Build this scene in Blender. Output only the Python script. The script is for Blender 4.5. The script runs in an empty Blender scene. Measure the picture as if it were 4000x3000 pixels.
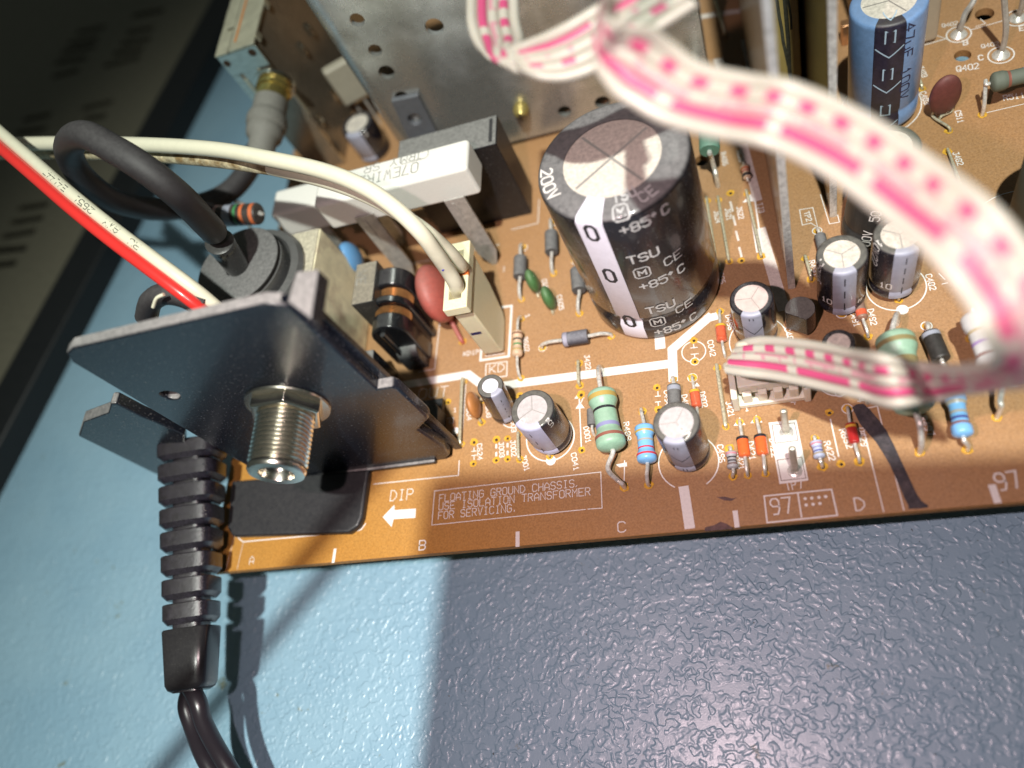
import bpy, bmesh, math, random
from mathutils import Vector, Matrix, Quaternion
random.seed(7)
MM = 0.001
V = Vector
# ------------------------------------------------------------------ camera (fitted to the board's own edges; millimetres)
ROWS = ((0.9388344953, 0.0171015230, -0.3439437866), (-0.1473928626, -0.8827043436, -0.4462156271), (-0.3112316412, 0.4696174824, -0.8261926445))
RIGHT, DOWN, FWD = [V(r) for r in ROWS]
FPX = 3040.2
CAM = V((15.7318, -39.3912, 126.7446))
sc = bpy.context.scene
cam_d = bpy.data.cameras.new('camera'); cam = bpy.data.objects.new('camera', cam_d); sc.collection.objects.link(cam)
cam_d.sensor_width = 36; cam_d.lens = FPX / 4000 * 36
m = Matrix((RIGHT, -DOWN, -FWD)).transposed().to_4x4(); m.translation = CAM * MM
cam.matrix_world = m
cam_d.clip_start = 0.002; cam_d.clip_end = 20
cam_d.dof.use_dof = True; cam_d.dof.focus_distance = 0.137; cam_d.dof.aperture_fstop = 8.4; cam_d.dof.aperture_blades = 0
sc.camera = cam
# ------------------------------------------------------------------ light
w = bpy.data.worlds.new('World'); sc.world = w; w.use_nodes = True
w.node_tree.nodes['Background'].inputs[0].default_value = (0.80, 0.92, 0.84, 1)
w.node_tree.nodes['Background'].inputs[1].default_value = 0.07
def lamp(name, typ, loc, power, col, radius):
    d = bpy.data.lights.new(name, typ); o = bpy.data.objects.new(name, d); sc.collection.objects.link(o)
    o.location = V(loc) * MM; d.energy = power; d.color = col; d.shadow_soft_size = radius * MM
    return o, d
LAMP = V((51, -142, 520))
o, d = lamp('desk_lamp_light', 'SPOT', LAMP, 18.8, (0.96, 1.0, 0.92), 6.5)
d.spot_size = math.radians(50); d.spot_blend = 1.0
o.rotation_euler = (V((-14, -8, 0)) - LAMP).to_track_quat('-Z', 'Y').to_euler()
TORCH = CAM - 33 * RIGHT - 8 * DOWN
o, d = lamp('phone_torch_light', 'SPOT', TORCH, 0.74, (1.0, 0.73, 0.75), 1.8)
d.spot_size = math.radians(102); d.spot_blend = 1.0
o.rotation_euler = (V((2, -6, -18)) - TORCH).to_track_quat('-Z', 'Y').to_euler()
sc.view_settings.view_transform = 'Standard'; sc.view_settings.look = 'None'
sc.view_settings.exposure = 0; sc.view_settings.gamma = 1; sc.view_settings.use_curve_mapping = False
sc.unit_settings.system = 'METRIC'
if hasattr(sc, 'cycles'):
    sc.cycles.max_bounces = 8; sc.cycles.caustics_reflective = False; sc.cycles.caustics_refractive = False
# ------------------------------------------------------------------ where things stand: a point of the photo on a known plane
def ray(px, py): return RIGHT * ((px - 2000) / FPX) + DOWN * ((py - 1500) / FPX) + FWD
def P(px, py, z=0.0):
    d = ray(px, py); return CAM + d * ((z - CAM.z) / d.z)
def PY(px, py, y):
    d = ray(px, py); return CAM + d * ((y - CAM.y) / d.y)
def PD(px, py, dep): return CAM + ray(px, py) * dep
# ------------------------------------------------------------------ materials
MATS = {}
def mat(name, col, rough=0.5, metal=0.0, noise=0.0, nscale=900, bump=0.0, bscale=1500, dust=0.0, dcol=(0.30, 0.28, 0.25), coat=0.0, spec=0.5,
        trans=0.0, sss=0.0, aniso=None, col2=None, c2scale=150, c2lo=0.45, c2hi=0.65, ior=1.5, droof=0.35):
    """procedural surface; dust is real dust lying on faces that look up"""
    if name in MATS: return MATS[name]
    M = bpy.data.materials.new(name); M.use_nodes = True; N = M.node_tree.nodes; L = M.node_tree.links; b = N['Principled BSDF']
    tc = N.new('ShaderNodeTexCoord').outputs['Object']
    def noi(scale, det=3, rough_=0.6, src=tc):
        n = N.new('ShaderNodeTexNoise'); n.inputs['Scale'].default_value = scale; n.inputs['Detail'].default_value = det
        n.inputs['Roughness'].default_value = rough_; L.new(src, n.inputs['Vector']); return n.outputs['Fac']
    def ramp(src, lo, hi):
        r = N.new('ShaderNodeMapRange'); r.inputs['From Min'].default_value = lo; r.inputs['From Max'].default_value = hi
        r.clamp = True; L.new(src, r.inputs['Value']); return r.outputs['Result']
    def mix(f, a, c):
        x = N.new('ShaderNodeMix'); x.data_type = 'RGBA'
        if isinstance(f, float): x.inputs[0].default_value = f
        else: L.new(f, x.inputs[0])
        for s, k in ((a, 6), (c, 7)):
            if isinstance(s, tuple): x.inputs[k].default_value = (*s, 1)
            else: L.new(s, x.inputs[k])
        return x.outputs[2]
    def mul(a, c):
        x = N.new('ShaderNodeMath'); x.operation = 'MULTIPLY'; L.new(a, x.inputs[0])
        if isinstance(c, float): x.inputs[1].default_value = c
        else: L.new(c, x.inputs[1])
        return x.outputs[0]
    c = tuple(col)
    if col2: c = mix(ramp(noi(c2scale, 4), c2lo, c2hi), c, tuple(col2))
    if noise:
        n = noi(nscale, 4, 0.7); dk = mix(ramp(n, 0.3, 0.7), (1 - noise,) * 3, (1 + noise,) * 3)
        x = N.new('ShaderNodeMix'); x.data_type = 'RGBA'; x.blend_type = 'MULTIPLY'; x.inputs[0].default_value = 1
        if isinstance(c, tuple): x.inputs[6].default_value = (*c, 1)
        else: L.new(c, x.inputs[6])
        L.new(dk, x.inputs[7]); c = x.outputs[2]
    if dust:
        g = N.new('ShaderNodeNewGeometry'); s = N.new('ShaderNodeSeparateXYZ'); L.new(g.outputs['Normal'], s.inputs[0])
        up = ramp(s.outputs['Z'], droof, 0.95); dn = ramp(noi(1300, 6, 0.8), 0.10, 0.72)
        f = mul(mul(up, dn), float(dust))
        sp = ramp(noi(2600, 2, 0.5), 0.64, 0.70); sp = mul(sp, 0.35 * min(1.0, dust))
        a = N.new('ShaderNodeMath'); a.operation = 'MAXIMUM'; L.new(f, a.inputs[0]); L.new(sp, a.inputs[1]); f = a.outputs[0]
        c = mix(f, c, tuple(dcol))
        r2 = N.new('ShaderNodeMapRange'); r2.inputs['To Min'].default_value = rough; r2.inputs['To Max'].default_value = 0.95
        L.new(f, r2.inputs['Value']); L.new(r2.outputs['Result'], b.inputs['Roughness'])
        if metal:
            r3 = N.new('ShaderNodeMapRange'); r3.inputs['To Min'].default_value = metal; r3.inputs['To Max'].default_value = 0
            L.new(f, r3.inputs['Value']); L.new(r3.outputs['Result'], b.inputs['Metallic'])
    if isinstance(c, tuple): b.inputs['Base Color'].default_value = (*c, 1)
    else: L.new(c, b.inputs['Base Color'])
    if not dust:
        b.inputs['Roughness'].default_value = rough; b.inputs['Metallic'].default_value = metal
        if rough > 0.08:
            r4 = N.new('ShaderNodeMapRange'); r4.inputs['To Min'].default_value = rough * 0.8; r4.inputs['To Max'].default_value = min(1, rough * 1.25)
            L.new(noi(400, 3), r4.inputs['Value']); L.new(r4.outputs['Result'], b.inputs['Roughness'])
    b.inputs['Coat Weight'].default_value = coat; b.inputs['Coat Roughness'].default_value = 0.12
    b.inputs['Specular IOR Level'].default_value = spec; b.inputs['IOR'].default_value = ior
    b.inputs['Transmission Weight'].default_value = trans
    if sss:
        b.inputs['Subsurface Weight'].default_value = sss; b.inputs['Subsurface Radius'].default_value = (1, 0.7, 0.4); b.inputs['Subsurface Scale'].default_value = 0.001
    if bump or dust:
        bp = N.new('ShaderNodeBump'); bp.inputs['Strength'].default_value = 1; bp.inputs['Distance'].default_value = max(bump, 0.05 * dust) * MM
        L.new(noi(bscale if not dust else max(bscale, 2600), 4, 0.75), bp.inputs['Height']); L.new(bp.outputs[0], b.inputs['Normal'])
    MATS[name] = M; return M
# ------------------------------------------------------------------ mesh builder (millimetres, world axes)
class MB:
    def __init__(s): s.v = []; s.f = []; s.m = []; s.uv = None
    def add(s, vs, fs, mi=0):
        b = len(s.v); s.v += [V(x) for x in vs]; s.f += [tuple(i + b for i in q) for q in fs]; s.m += [mi] * len(fs); return s
    def box(s, lo, hi, mi=0):
        x0, y0, z0 = lo; x1, y1, z1 = hi
        return s.add([(x0,y0,z0),(x1,y0,z0),(x1,y1,z0),(x0,y1,z0),(x0,y0,z1),(x1,y0,z1),(x1,y1,z1),(x0,y1,z1)],
                     [(0,3,2,1),(4,5,6,7),(0,1,5,4),(1,2,6,5),(2,3,7,6),(3,0,4,7)], mi)
    def obox(s, c, ax, ay, az, mi=0):
        c, ax, ay, az = V(c), V(ax), V(ay), V(az)
        vs = [c + ax*i + ay*j + az*k for k in (-1,1) for (i,j) in ((-1,-1),(1,-1),(1,1),(-1,1))]
        return s.add(vs, [(0,3,2,1),(4,5,6,7),(0,1,5,4),(1,2,6,5),(2,3,7,6),(3,0,4,7)], mi)
    def lathe(s, prof, o, ax=(0,0,1), n=40, mi=0, xd=None, a0=0.0, a1=2*math.pi):
        o = V(o); ax = V(ax).normalized()
        u = (V(xd) if xd else (V((1,0,0)) if abs(ax.x) < 0.9 else V((0,1,0)))); u = (u - ax * u.dot(ax)).normalized(); w_ = ax.cross(u)
        full = abs(a1 - a0 - 2*math.pi) < 1e-6; k = n if full else n + 1; vs = []; fs = []
        for (r, h) in prof:
            for i in range(k):
                a = a0 + (a1 - a0) * i / n; vs.append(o + ax*h + (u*math.cos(a) + w_*math.sin(a))*r)
        for j in range(len(prof)-1):
            for i in range(n):
                i2 = (i+1) % k if full else i+1
                fs.append((j*k+i, j*k+i2, (j+1)*k+i2, (j+1)*k+i))
        if full:
            if prof[0][0] > 1e-6: fs.append(tuple(reversed(range(k))))
            if prof[-1][0] > 1e-6: fs.append(tuple(range((len(prof)-1)*k, len(prof)*k)))
        return s.add(vs, fs, mi)
    def cyl(s, p0, p1, r, r1=None, n=24, mi=0):
        p0, p1 = V(p0), V(p1); return s.lathe([(r,0),(r if r1 is None else r1,(p1-p0).length)], p0, p1-p0, n, mi)
    def prism(s, pts, lo, hi, plane='z', mi=0):
        """extrude a 2D outline; plane z: pts (x,y), y: pts (x,z), x: pts (y,z)"""
        f = {'z': lambda p,h: (p[0],p[1],h), 'y': lambda p,h: (p[0],h,p[1]), 'x': lambda p,h: (h,p[0],p[1])}[plane]
        n = len(pts); vs = [f(p,lo) for p in pts] + [f(p,hi) for p in pts]
        fs = [tuple(reversed(range(n))), tuple(range(n,2*n))] + [(i,(i+1)%n,(i+1)%n+n,i+n) for i in range(n)]
        return s.add(vs, fs, mi)
    def tube(s, pts, r, n=12, mi=0, caps=True, sub=0, squash=None):
        pts = [V(p) for p in pts]
        if sub: pts = smooth(pts, sub)
        rs = r if isinstance(r, (list, tuple)) else None
        t = [(pts[min(i+1,len(pts)-1)] - pts[max(i-1,0)]).normalized() for i in range(len(pts))]
        u = t[0].orthogonal().normalized(); vs = []; fs = []
        for i, p in enumerate(pts):
            if i: u = (t[i-1].rotation_difference(t[i]) @ u); u = (u - t[i]*u.dot(t[i])).normalized()
            w_ = t[i].cross(u)
            rr = r if rs is None else rs[0] + (rs[1]-rs[0])*i/(len(pts)-1)
            for k in range(n):
                a = 2*math.pi*k/n; vs.append(p + (u*math.cos(a) + w_*math.sin(a))*rr)
        for i in range(len(pts)-1):
            for k in range(n): fs.append((i*n+k, i*n+(k+1)%n, (i+1)*n+(k+1)%n, (i+1)*n+k))
        if caps: fs += [tuple(reversed(range(n))), tuple(range((len(pts)-1)*n, len(pts)*n))]
        return s.add(vs, fs, mi)
    def ell(s, c, ax, ay, az, n=24, mi=0, p=1.0):
        """ellipsoid with half axes ax, ay, az"""
        c, ax, ay, az = V(c), V(ax), V(ay), V(az); vs = []; fs = []; m_ = n//2
        for j in range(m_+1):
            th = math.pi*j/m_
            for i in range(n):
                a = 2*math.pi*i/n; q = math.sin(th)
                vs.append(c + ax*q*math.cos(a) + ay*q*math.sin(a) + az*math.cos(th))
        for j in range(m_):
            for i in range(n): fs.append((j*n+i, (j+1)*n+i, (j+1)*n+(i+1)%n, j*n+(i+1)%n))
        return s.add(vs, fs, mi)
    def build(s, name, mats, parent=None, bevel=0.0, angle=35, seg=2, fix=True, loc=None):
        if not isinstance(mats, (list, tuple)): mats = [mats]
        root = parent
        while root is not None and root.parent is not None: root = root.parent
        org = V(root.location) if root is not None else (V(loc) * MM if loc is not None else V((0,0,0)))
        me = bpy.data.meshes.new(name); me.from_pydata([tuple(x*MM - org) for x in s.v], [], s.f)
        for q in mats: me.materials.append(q)
        me.polygons.foreach_set('material_index', s.m)
        if fix:
            bm = bmesh.new(); bm.from_mesh(me); bmesh.ops.remove_doubles(bm, verts=bm.verts, dist=1e-7)
            bmesh.ops.recalc_face_normals(bm, faces=bm.faces); bm.to_mesh(me); bm.free()
        me.polygons.foreach_set('use_smooth', [True]*len(me.polygons)); me.set_sharp_from_angle(angle=math.radians(angle))
        o = bpy.data.objects.new(name, me); sc.collection.objects.link(o)
        if parent is not None: o.parent = parent
        else: o.location = org
        if bevel:
            b = o.modifiers.new('bevel', 'BEVEL'); b.width = bevel*MM; b.segments = seg; b.limit_method = 'ANGLE'; b.angle_limit = math.radians(40); b.harden_normals = True
        return o
def smooth(pts, k=8):
    """Catmull-Rom"""
    pts = [V(p) for p in pts]; q = [2*pts[0]-pts[1]] + pts + [2*pts[-1]-pts[-2]]; out = []
    for i in range(1, len(q)-2):
        for j in range(k):
            t = j/k; a, b, c, d = q[i-1], q[i], q[i+1], q[i+2]
            out.append(0.5*((2*b) + (c-a)*t + (2*a-5*b+4*c-d)*t*t + (-a+3*b-3*c+d)*t**3))
    return out + [pts[-1]]
def tag(o, label=None, cat=None, group=None, kind=None):
    if label: o['label'] = label
    if cat: o['category'] = cat
    if group: o['group'] = group
    if kind: o['kind'] = kind
    return o
def thing(name, label, cat, loc, group=None):
    o = bpy.data.objects.new(name, None); sc.collection.objects.link(o); o.location = V(loc) * MM; o.empty_display_size = 0.003
    return tag(o, label, cat, group)
# ------------------------------------------------------------------ stroke lettering, as a plotter draws it (grid 4 wide, 6 high)
FONT = {
'A':['00 04 26 44 40','02 42'],'B':['00 06 36 45 44 33 03','33 42 41 30 00'],'C':['45 36 16 05 01 10 30 41'],'D':['00 06 26 44 42 20 00'],
'E':['40 00 06 46','03 33'],'F':['00 06 46','03 33'],'G':['45 36 16 05 01 10 30 41 43 23'],'H':['00 06','40 46','03 43'],'I':['10 30','20 26','16 36'],
'J':['01 10 20 31 36','16 46'],'K':['00 06','46 02','13 40'],'L':['06 00 40'],'M':['00 06 23 46 40'],'N':['00 06 40 46'],'O':['10 01 05 16 36 45 41 30 10'],
'P':['00 06 36 45 44 33 03'],'Q':['10 01 05 16 36 45 41 30 10','22 40'],'R':['00 06 36 45 44 33 03','23 40'],'S':['01 10 30 41 42 33 13 04 05 16 36 45'],
'T':['20 26','06 46'],'U':['06 01 10 30 41 46'],'V':['06 20 46'],'W':['06 10 23 30 46'],'X':['00 46','06 40'],'Y':['06 23 46','23 20'],'Z':['06 46 00 40'],
'0':['10 01 05 16 36 45 41 30 10'],'1':['14 26 20','10 30'],'2':['05 16 36 45 44 00 40'],'3':['05 16 36 45 44 33 13','33 42 41 30 10 01'],
'4':['30 36 02 42'],'5':['46 06 04 34 43 41 30 10 01'],'6':['36 16 04 01 10 30 41 42 33 03'],'7':['06 46 20'],'8':['13 04 05 16 36 45 44 33 13 02 01 10 30 41 42 33'],
'9':['10 30 42 45 36 16 05 04 13 43'],'.':['10 11'],',':['1 0'],'+':['22 24','13 33','13 33'],'-':['13 33'],'&':['40 05 16 25 01 10 20 42'],' ':[],'%':['25 16 25'],
'o':['14 05 16 25 14'],'m':['00 04','03 14 23 20','23 34 43 40'],'i':['10 14'],'c':['34 14 03 01 10 30'],'r':['00 04','02 14 34'],'n':['00 04','03 14 34 43 40'],'F_':['']}
FONT['+'] = ['21 25', '03 43']; FONT[','] = ['11 00']; FONT['C'] = ['45 36 16 05 01 10 30 41']; FONT['F_'] = []
def glyph(ch):
    out = []
    for s_ in FONT.get(ch, []):
        out.append([(int(a[0]), int(a[1])) for a in s_.split()])
    return out
def strip(mb, pl, w_, mp, k=0.0, mi=0, step=None, closed=False):
    """one polyline as a flat mitred ribbon; mp(u, v, lift) places it"""
    if step:
        q = [pl[0]]
        for a, b in zip(pl, pl[1:]):
            n_ = max(1, int(math.hypot(b[0]-a[0], b[1]-a[1])/step)); q += [(a[0]+(b[0]-a[0])*i/n_, a[1]+(b[1]-a[1])*i/n_) for i in range(1, n_+1)]
        pl = q
    pts = [V((a[0], a[1])) for a in pl]; n_ = len(pts); vs = []
    if n_ < 2: return
    for i in range(n_):
        a = pts[i-1] if i else (pts[-2] if closed else None); b = pts[i+1] if i < n_-1 else (pts[1] if closed else None)
        d0 = (pts[i]-a).normalized() if a is not None and (pts[i]-a).length > 1e-9 else None
        d1 = (b-pts[i]).normalized() if b is not None and (b-pts[i]).length > 1e-9 else None
        if d0 is None: d0 = d1
        if d1 is None: d1 = d0
        n0, n1 = V((-d0.y, d0.x)), V((-d1.y, d1.x)); nn = n0 + n1
        nn = nn.normalized() if nn.length > 1e-4 else n0
        c = max(0.45, nn.dot(n0)); off = nn * (w_/2/c); p = pts[i]
        if not closed:
            if i == 0: p = p - d1*w_*0.4
            if i == n_-1: p = p + d0*w_*0.4
        vs += [mp(p.x+off.x, p.y+off.y, k), mp(p.x-off.x, p.y-off.y, k)]
    mb.add(vs, [(2*i, 2*i+1, 2*i+3, 2*i+2) for i in range(n_-1)], mi)
def text(mb, s_, o, dx, dy, h, pitch, w_, mp, mi=0, k0=0.0, slant=0.0, wd=None, step=None):
    """letters from 2D point o along unit dx, up along dy"""
    cw = (wd or pitch*0.72)
    for i, ch in enumerate(s_):
        for j, pl in enumerate(glyph(ch)):
            q = []
            for (a, b) in pl:
                u = i*pitch + a/4*cw + slant*b/6*h; v = b/6*h; q.append((o[0]+dx[0]*u+dy[0]*v, o[1]+dx[1]*u+dy[1]*v))
            closed = len(q) > 3 and q[0] == q[-1]
            strip(mb, q, w_, mp, k0 + 0.004*((i % 2)*3+j), mi, step, closed)
# ================================================================== materials
blk = mat('black_plastic', (0.012,0.013,0.017), 0.32, dust=0.32, dcol=(0.10,0.095,0.09), bump=0.01)
choke_m = mat('choke_lacquer', (0.010,0.010,0.012), 0.18, dust=0.3, dcol=(0.2,0.2,0.2), coat=0.5, droof=0.9, bump=0.02)
blk_gloss = mat('black_gloss_plastic', (0.008,0.010,0.016), 0.16, dust=1.1, dcol=(0.33,0.315,0.305), bump=0.006, bscale=900, coat=0.3, droof=0.5)
rubber = mat('black_rubber', (0.014,0.012,0.018), 0.24, dust=0.14, dcol=(0.12,0.11,0.09), noise=0.5, bump=0.05, bscale=2500, droof=0.6, coat=0.25)
cordm = mat('cord_sheath', (0.018,0.014,0.018), 0.30, bump=0.01)
cab = mat('dusty_black_cable', (0.016,0.013,0.015), 0.5, dust=0.6, dcol=(0.10,0.095,0.095), bump=0.03, droof=0.0)
tin = mat('tinned_lead', (0.74,0.72,0.67), 0.28, 0.5, noise=0.35, nscale=1800, bump=0.02)
tin_d = mat('dull_tinned_wire', (0.56,0.52,0.38), 0.36, 0.45, noise=0.4, nscale=2400, bump=0.03)
alu = mat('aluminium_can', (0.53,0.50,0.50), 0.42, 0.25, noise=0.14, nscale=1500, bump=0.015)
alu_cream = mat('dusty_can_top', (0.62,0.57,0.50), 0.7, 0.2, noise=0.25, nscale=1400, bump=0.02)
white_ink = mat('white_ink', (0.70,0.67,0.64), 0.65, noise=0.08, nscale=2500)
dim_ink = mat('worn_white_ink', (0.62,0.55,0.50), 0.7, noise=0.18, nscale=2200)
sheet = mat('brushed_sheet_metal', (0.46,0.46,0.43), 0.27, 0.75, noise=0.07, nscale=900, col2=(0.88,0.90,0.89), c2scale=26, c2lo=0.47, c2hi=0.62, bump=0.006, bscale=700)
nickel = mat('nickel_plate', (0.72,0.69,0.60), 0.20, 1.0, noise=0.1, bump=0.004)
# ================================================================== the bench and what lies behind
ZM = -18.0
def mat_mat():
    M = bpy.data.materials.new('pebbled_mat'); M.use_nodes = True; N = M.node_tree.nodes; L = M.node_tree.links; b = N['Principled BSDF']
    tc = N.new('ShaderNodeTexCoord').outputs['Object']
    def noi(sc_, det=3, dist=0.0, rg=0.5):
        n = N.new('ShaderNodeTexNoise'); n.inputs['Scale'].default_value = sc_; n.inputs['Detail'].default_value = det; n.inputs['Distortion'].default_value = dist
        n.inputs['Roughness'].default_value = rg; L.new(tc, n.inputs['Vector']); return n.outputs['Fac']
    def mth(op, a, c=None):
        x = N.new('ShaderNodeMath'); x.operation = op; L.new(a, x.inputs[0])
        if c is not None:
            if isinstance(c, (int, float)): x.inputs[1].default_value = c
            else: L.new(c, x.inputs[1])
        return x.outputs[0]
    def rng(a, lo, hi, t0=0.0, t1=1.0, st=True):
        r = N.new('ShaderNodeMapRange'); r.interpolation_type = 'SMOOTHSTEP' if st else 'LINEAR'
        for k, v_ in (('From Min',lo),('From Max',hi),('To Min',t0),('To Max',t1)): r.inputs[k].default_value = v_
        L.new(a, r.inputs['Value']); return r.outputs['Result']
    # worm-like ridges: the level lines of a noise, broken up by a second noise
    ridge = rng(noi(740, 0.0, 0.9), 0.40, 0.68); br = rng(noi(300, 1), 0.25, 0.62, 0.45, 1.0)
    h = mth('MULTIPLY', ridge, br)
    h2 = mth('ADD', h, mth('MULTIPLY', noi(4200, 2), 0.18))
    bp = N.new('ShaderNodeBump'); bp.inputs['Strength'].default_value = 1.0; bp.inputs['Distance'].default_value = 0.115*MM
    L.new(h2, bp.inputs['Height']); L.new(bp.outputs[0], b.inputs['Normal']); L.new(bp.outputs[0], b.inputs['Coat Normal'])
    x = N.new('ShaderNodeMix'); x.data_type = 'RGBA'; L.new(rng(noi(28, 4), 0.35, 0.65), x.inputs[0])
    x.inputs[6].default_value = (0.205,0.345,0.45,1); x.inputs[7].default_value = (0.24,0.385,0.485,1)
    y = N.new('ShaderNodeMix'); y.data_type = 'RGBA'; L.new(rng(noi(150, 6, 0, 0.72), 0.655, 0.72), y.inputs[0]); L.new(x.outputs[2], y.inputs[6])
    y.inputs[7].default_value = (0.17,0.20,0.15,1); z = N.new('ShaderNodeMix'); z.data_type = 'RGBA'
    L.new(rng(noi(1500, 2), 0.72, 0.76), z.inputs[0]); L.new(y.outputs[2], z.inputs[6]); z.inputs[7].default_value = (0.05,0.06,0.06,1)
    L.new(z.outputs[2], b.inputs['Base Color']); b.inputs['Roughness'].default_value = 0.46; b.inputs['Specular IOR Level'].default_value = 1.0; b.inputs['Coat Weight'].default_value = 0.35; b.inputs['Coat Roughness'].default_value = 0.24
    return M
MB().add([(-330,-200,ZM),(300,-200,ZM),(300,420,ZM),(-330,420,ZM)], [(0,1,2,3)]).build('bench_mat', mat_mat(), fix=False)
tag(bpy.data.objects['bench_mat'], 'light blue pebbled bench mat under the circuit board', None, None, 'structure')
# black rim and slotted olive rear cover behind the board, top left of the photo
cov = thing('rear_cover', 'dark olive plastic cover with vent slots and black rim, behind the board', 'rear cover', (-190, 120, ZM))
rim_m = mat('rim_black', (0.006,0.007,0.008), 0.45, bump=0.01); olive = mat('olive_plastic', (0.13,0.12,0.085), 0.6, noise=0.15, nscale=500, bump=0.02)
a, b_ = P(0, 1943, ZM), P(859, 289, ZM); dr = (b_-a).normalized(); a = a - dr*40; b_ = b_ + dr*260
nl = V((-dr.y, dr.x, 0)); q = MB()
q.add([a, b_, b_+nl*1+V((0,0,7)), a+nl*1+V((0,0,7)), a+nl*12+V((0,0,9)), b_+nl*12+V((0,0,9)), b_+nl*15, a+nl*15],
      [(0,1,2,3),(3,2,5,4),(4,5,6,7),(0,3,4,7),(1,6,5,2)])
q.build('rim', rim_m, cov, bevel=0.8)
def plate_holes(outline, holes, place, th):
    """flat plate with real openings; place(u, v, w) -> world mm"""
    bm = bmesh.new(); es = []
    for lp in [outline] + holes:
        vs = [bm.verts.new((u, v, 0)) for u, v in lp]
        es += [bm.edges.new((vs[i], vs[(i+1) % len(vs)])) for i in range(len(vs))]
    bmesh.ops.triangle_fill(bm, edges=es, use_beauty=True, use_dissolve=False, normal=(0,0,1))
    r = bmesh.ops.extrude_face_region(bm, geom=bm.faces[:]); nv = [g for g in r['geom'] if isinstance(g, bmesh.types.BMVert)]
    bmesh.ops.translate(bm, verts=nv, vec=(0,0,th)); bm.verts.index_update()
    q = MB(); q.add([place(*v.co) for v in bm.verts], [tuple(v.index for v in f.verts) for f in bm.faces]); bm.free(); return q
def circ2(cx, cy, r, n=20, ry=None): return [(cx + r*math.cos(2*math.pi*i/n), cy + (ry or r)*math.sin(2*math.pi*i/n)) for i in range(n)]
o0 = a + nl*13; slots = []
def uv(px, py):
    p = P(px, py, ZM+6) - o0; return (p.dot(dr), p.dot(nl))
for (x0, y0, x1, y1) in [(520,62,640,38),(495,130,600,108),(470,172,590,150),(440,212,560,190),(405,258,550,222),(300,128,410,105),(265,170,385,150),(240,205,370,182),(215,245,340,225),(205,300,310,272),
                         (320,425,440,395),(330,465,415,450),(70,815,190,795),(40,870,170,848),(5,925,140,900),(-30,980,105,968),(-60,1040,65,1025),(90,470,200,445),(60,520,180,500)]:
    A, B = V(uv(x0, y0)), V(uv(x1, y1)); d_ = (B-A).normalized()*0.1; n_ = V((-d_.y, d_.x)).normalized()*1.35
    if min(A.y, B.y, (A+n_).y, (B+n_).y, (A-n_).y, (B-n_).y) > 1.5: slots.append([tuple(A+n_), tuple(A-n_), tuple(B-n_), tuple(B+n_)])
ln = (b_-a).length
plate_holes([(0,0),(ln,0),(ln,190),(0,190)], slots, lambda u, v, w_: o0 + dr*u + nl*v + V((0,0,21.5-ZM*0-18+w_-3.5)) - V((0,0,0)) if False else (o0 + dr*u + nl*v) + V((0,0,4.5+w_)), 1.5).build('slotted_panel', olive, cov)
q = MB(); q.add([o0+V((0,0,1.5)), o0+dr*ln+V((0,0,1.5)), o0+dr*ln+nl*190+V((0,0,1.5)), o0+nl*190+V((0,0,1.5))], [(0,1,2,3)]); q.build('dark_slot_backing', rim_m, cov, fix=False)  # black sheet added under the slots to make them look dark
# ================================================================== the circuit board
BT = 1.6
bd = thing('circuit_board', 'orange brown single sided circuit board with white printed legend', 'circuit board', (0,0,-BT))
def board_mat():
    M = mat('phenolic_board', (0.335,0.168,0.060), 0.38, noise=0.28, nscale=2600, dust=0.26, dcol=(0.37,0.28,0.20), col2=(0.35,0.188,0.082), c2scale=22, c2lo=0.4, c2hi=0.6, bump=0.008, bscale=2200, spec=0.45)
    N = M.node_tree.nodes; L = M.node_tree.links; b = N['Principled BSDF']; old = b.inputs['Base Color'].links[0].from_socket
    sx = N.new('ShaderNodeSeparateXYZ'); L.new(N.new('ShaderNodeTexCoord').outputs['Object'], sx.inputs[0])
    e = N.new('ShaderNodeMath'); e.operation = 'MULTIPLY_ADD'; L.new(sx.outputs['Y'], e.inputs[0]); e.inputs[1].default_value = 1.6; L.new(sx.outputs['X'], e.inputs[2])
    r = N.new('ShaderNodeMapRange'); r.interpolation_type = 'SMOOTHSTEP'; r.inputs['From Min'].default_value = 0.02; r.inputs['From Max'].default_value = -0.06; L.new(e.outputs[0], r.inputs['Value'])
    x = N.new('ShaderNodeMix'); x.data_type = 'RGBA'; x.blend_type = 'MULTIPLY'; L.new(r.outputs[0], x.inputs[0]); L.new(old, x.inputs[6]); x.inputs[7].default_value = (1.15, 0.98, 0.42, 1); L.new(x.outputs[2], b.inputs['Base Color'])  # amber towards front left: light passing through the board, put into its colour
    return M
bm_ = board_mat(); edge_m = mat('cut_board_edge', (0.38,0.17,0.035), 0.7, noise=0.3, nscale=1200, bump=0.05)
BX0, BX1, BY1 = -97.0, 175.0, 260.0
# the board with its two big round openings
def hp(px, py): p = P(px, py); return p.x, p.y
bh = [(2738,628,1.45),(3760,217,1.5),(3846,55,1.7),(3090,305,1.3)]
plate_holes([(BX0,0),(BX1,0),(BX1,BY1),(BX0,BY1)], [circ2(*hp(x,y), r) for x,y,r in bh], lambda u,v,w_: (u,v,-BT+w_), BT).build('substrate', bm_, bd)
eb = MB(); eb.box((BX0, -0.05, -BT+0.02), (BX1, 0.0, -0.02)); eb.build('cut_edge', edge_m, bd)
sp = MB()
for x, y in ((-80,14),(-60,120),(30,34),(100,38),(60,130)): sp = MB(); sp.cyl((x,y,ZM),(x,y,-BT),2.6,n=16); sp.build('standoff', blk, bd)
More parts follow.
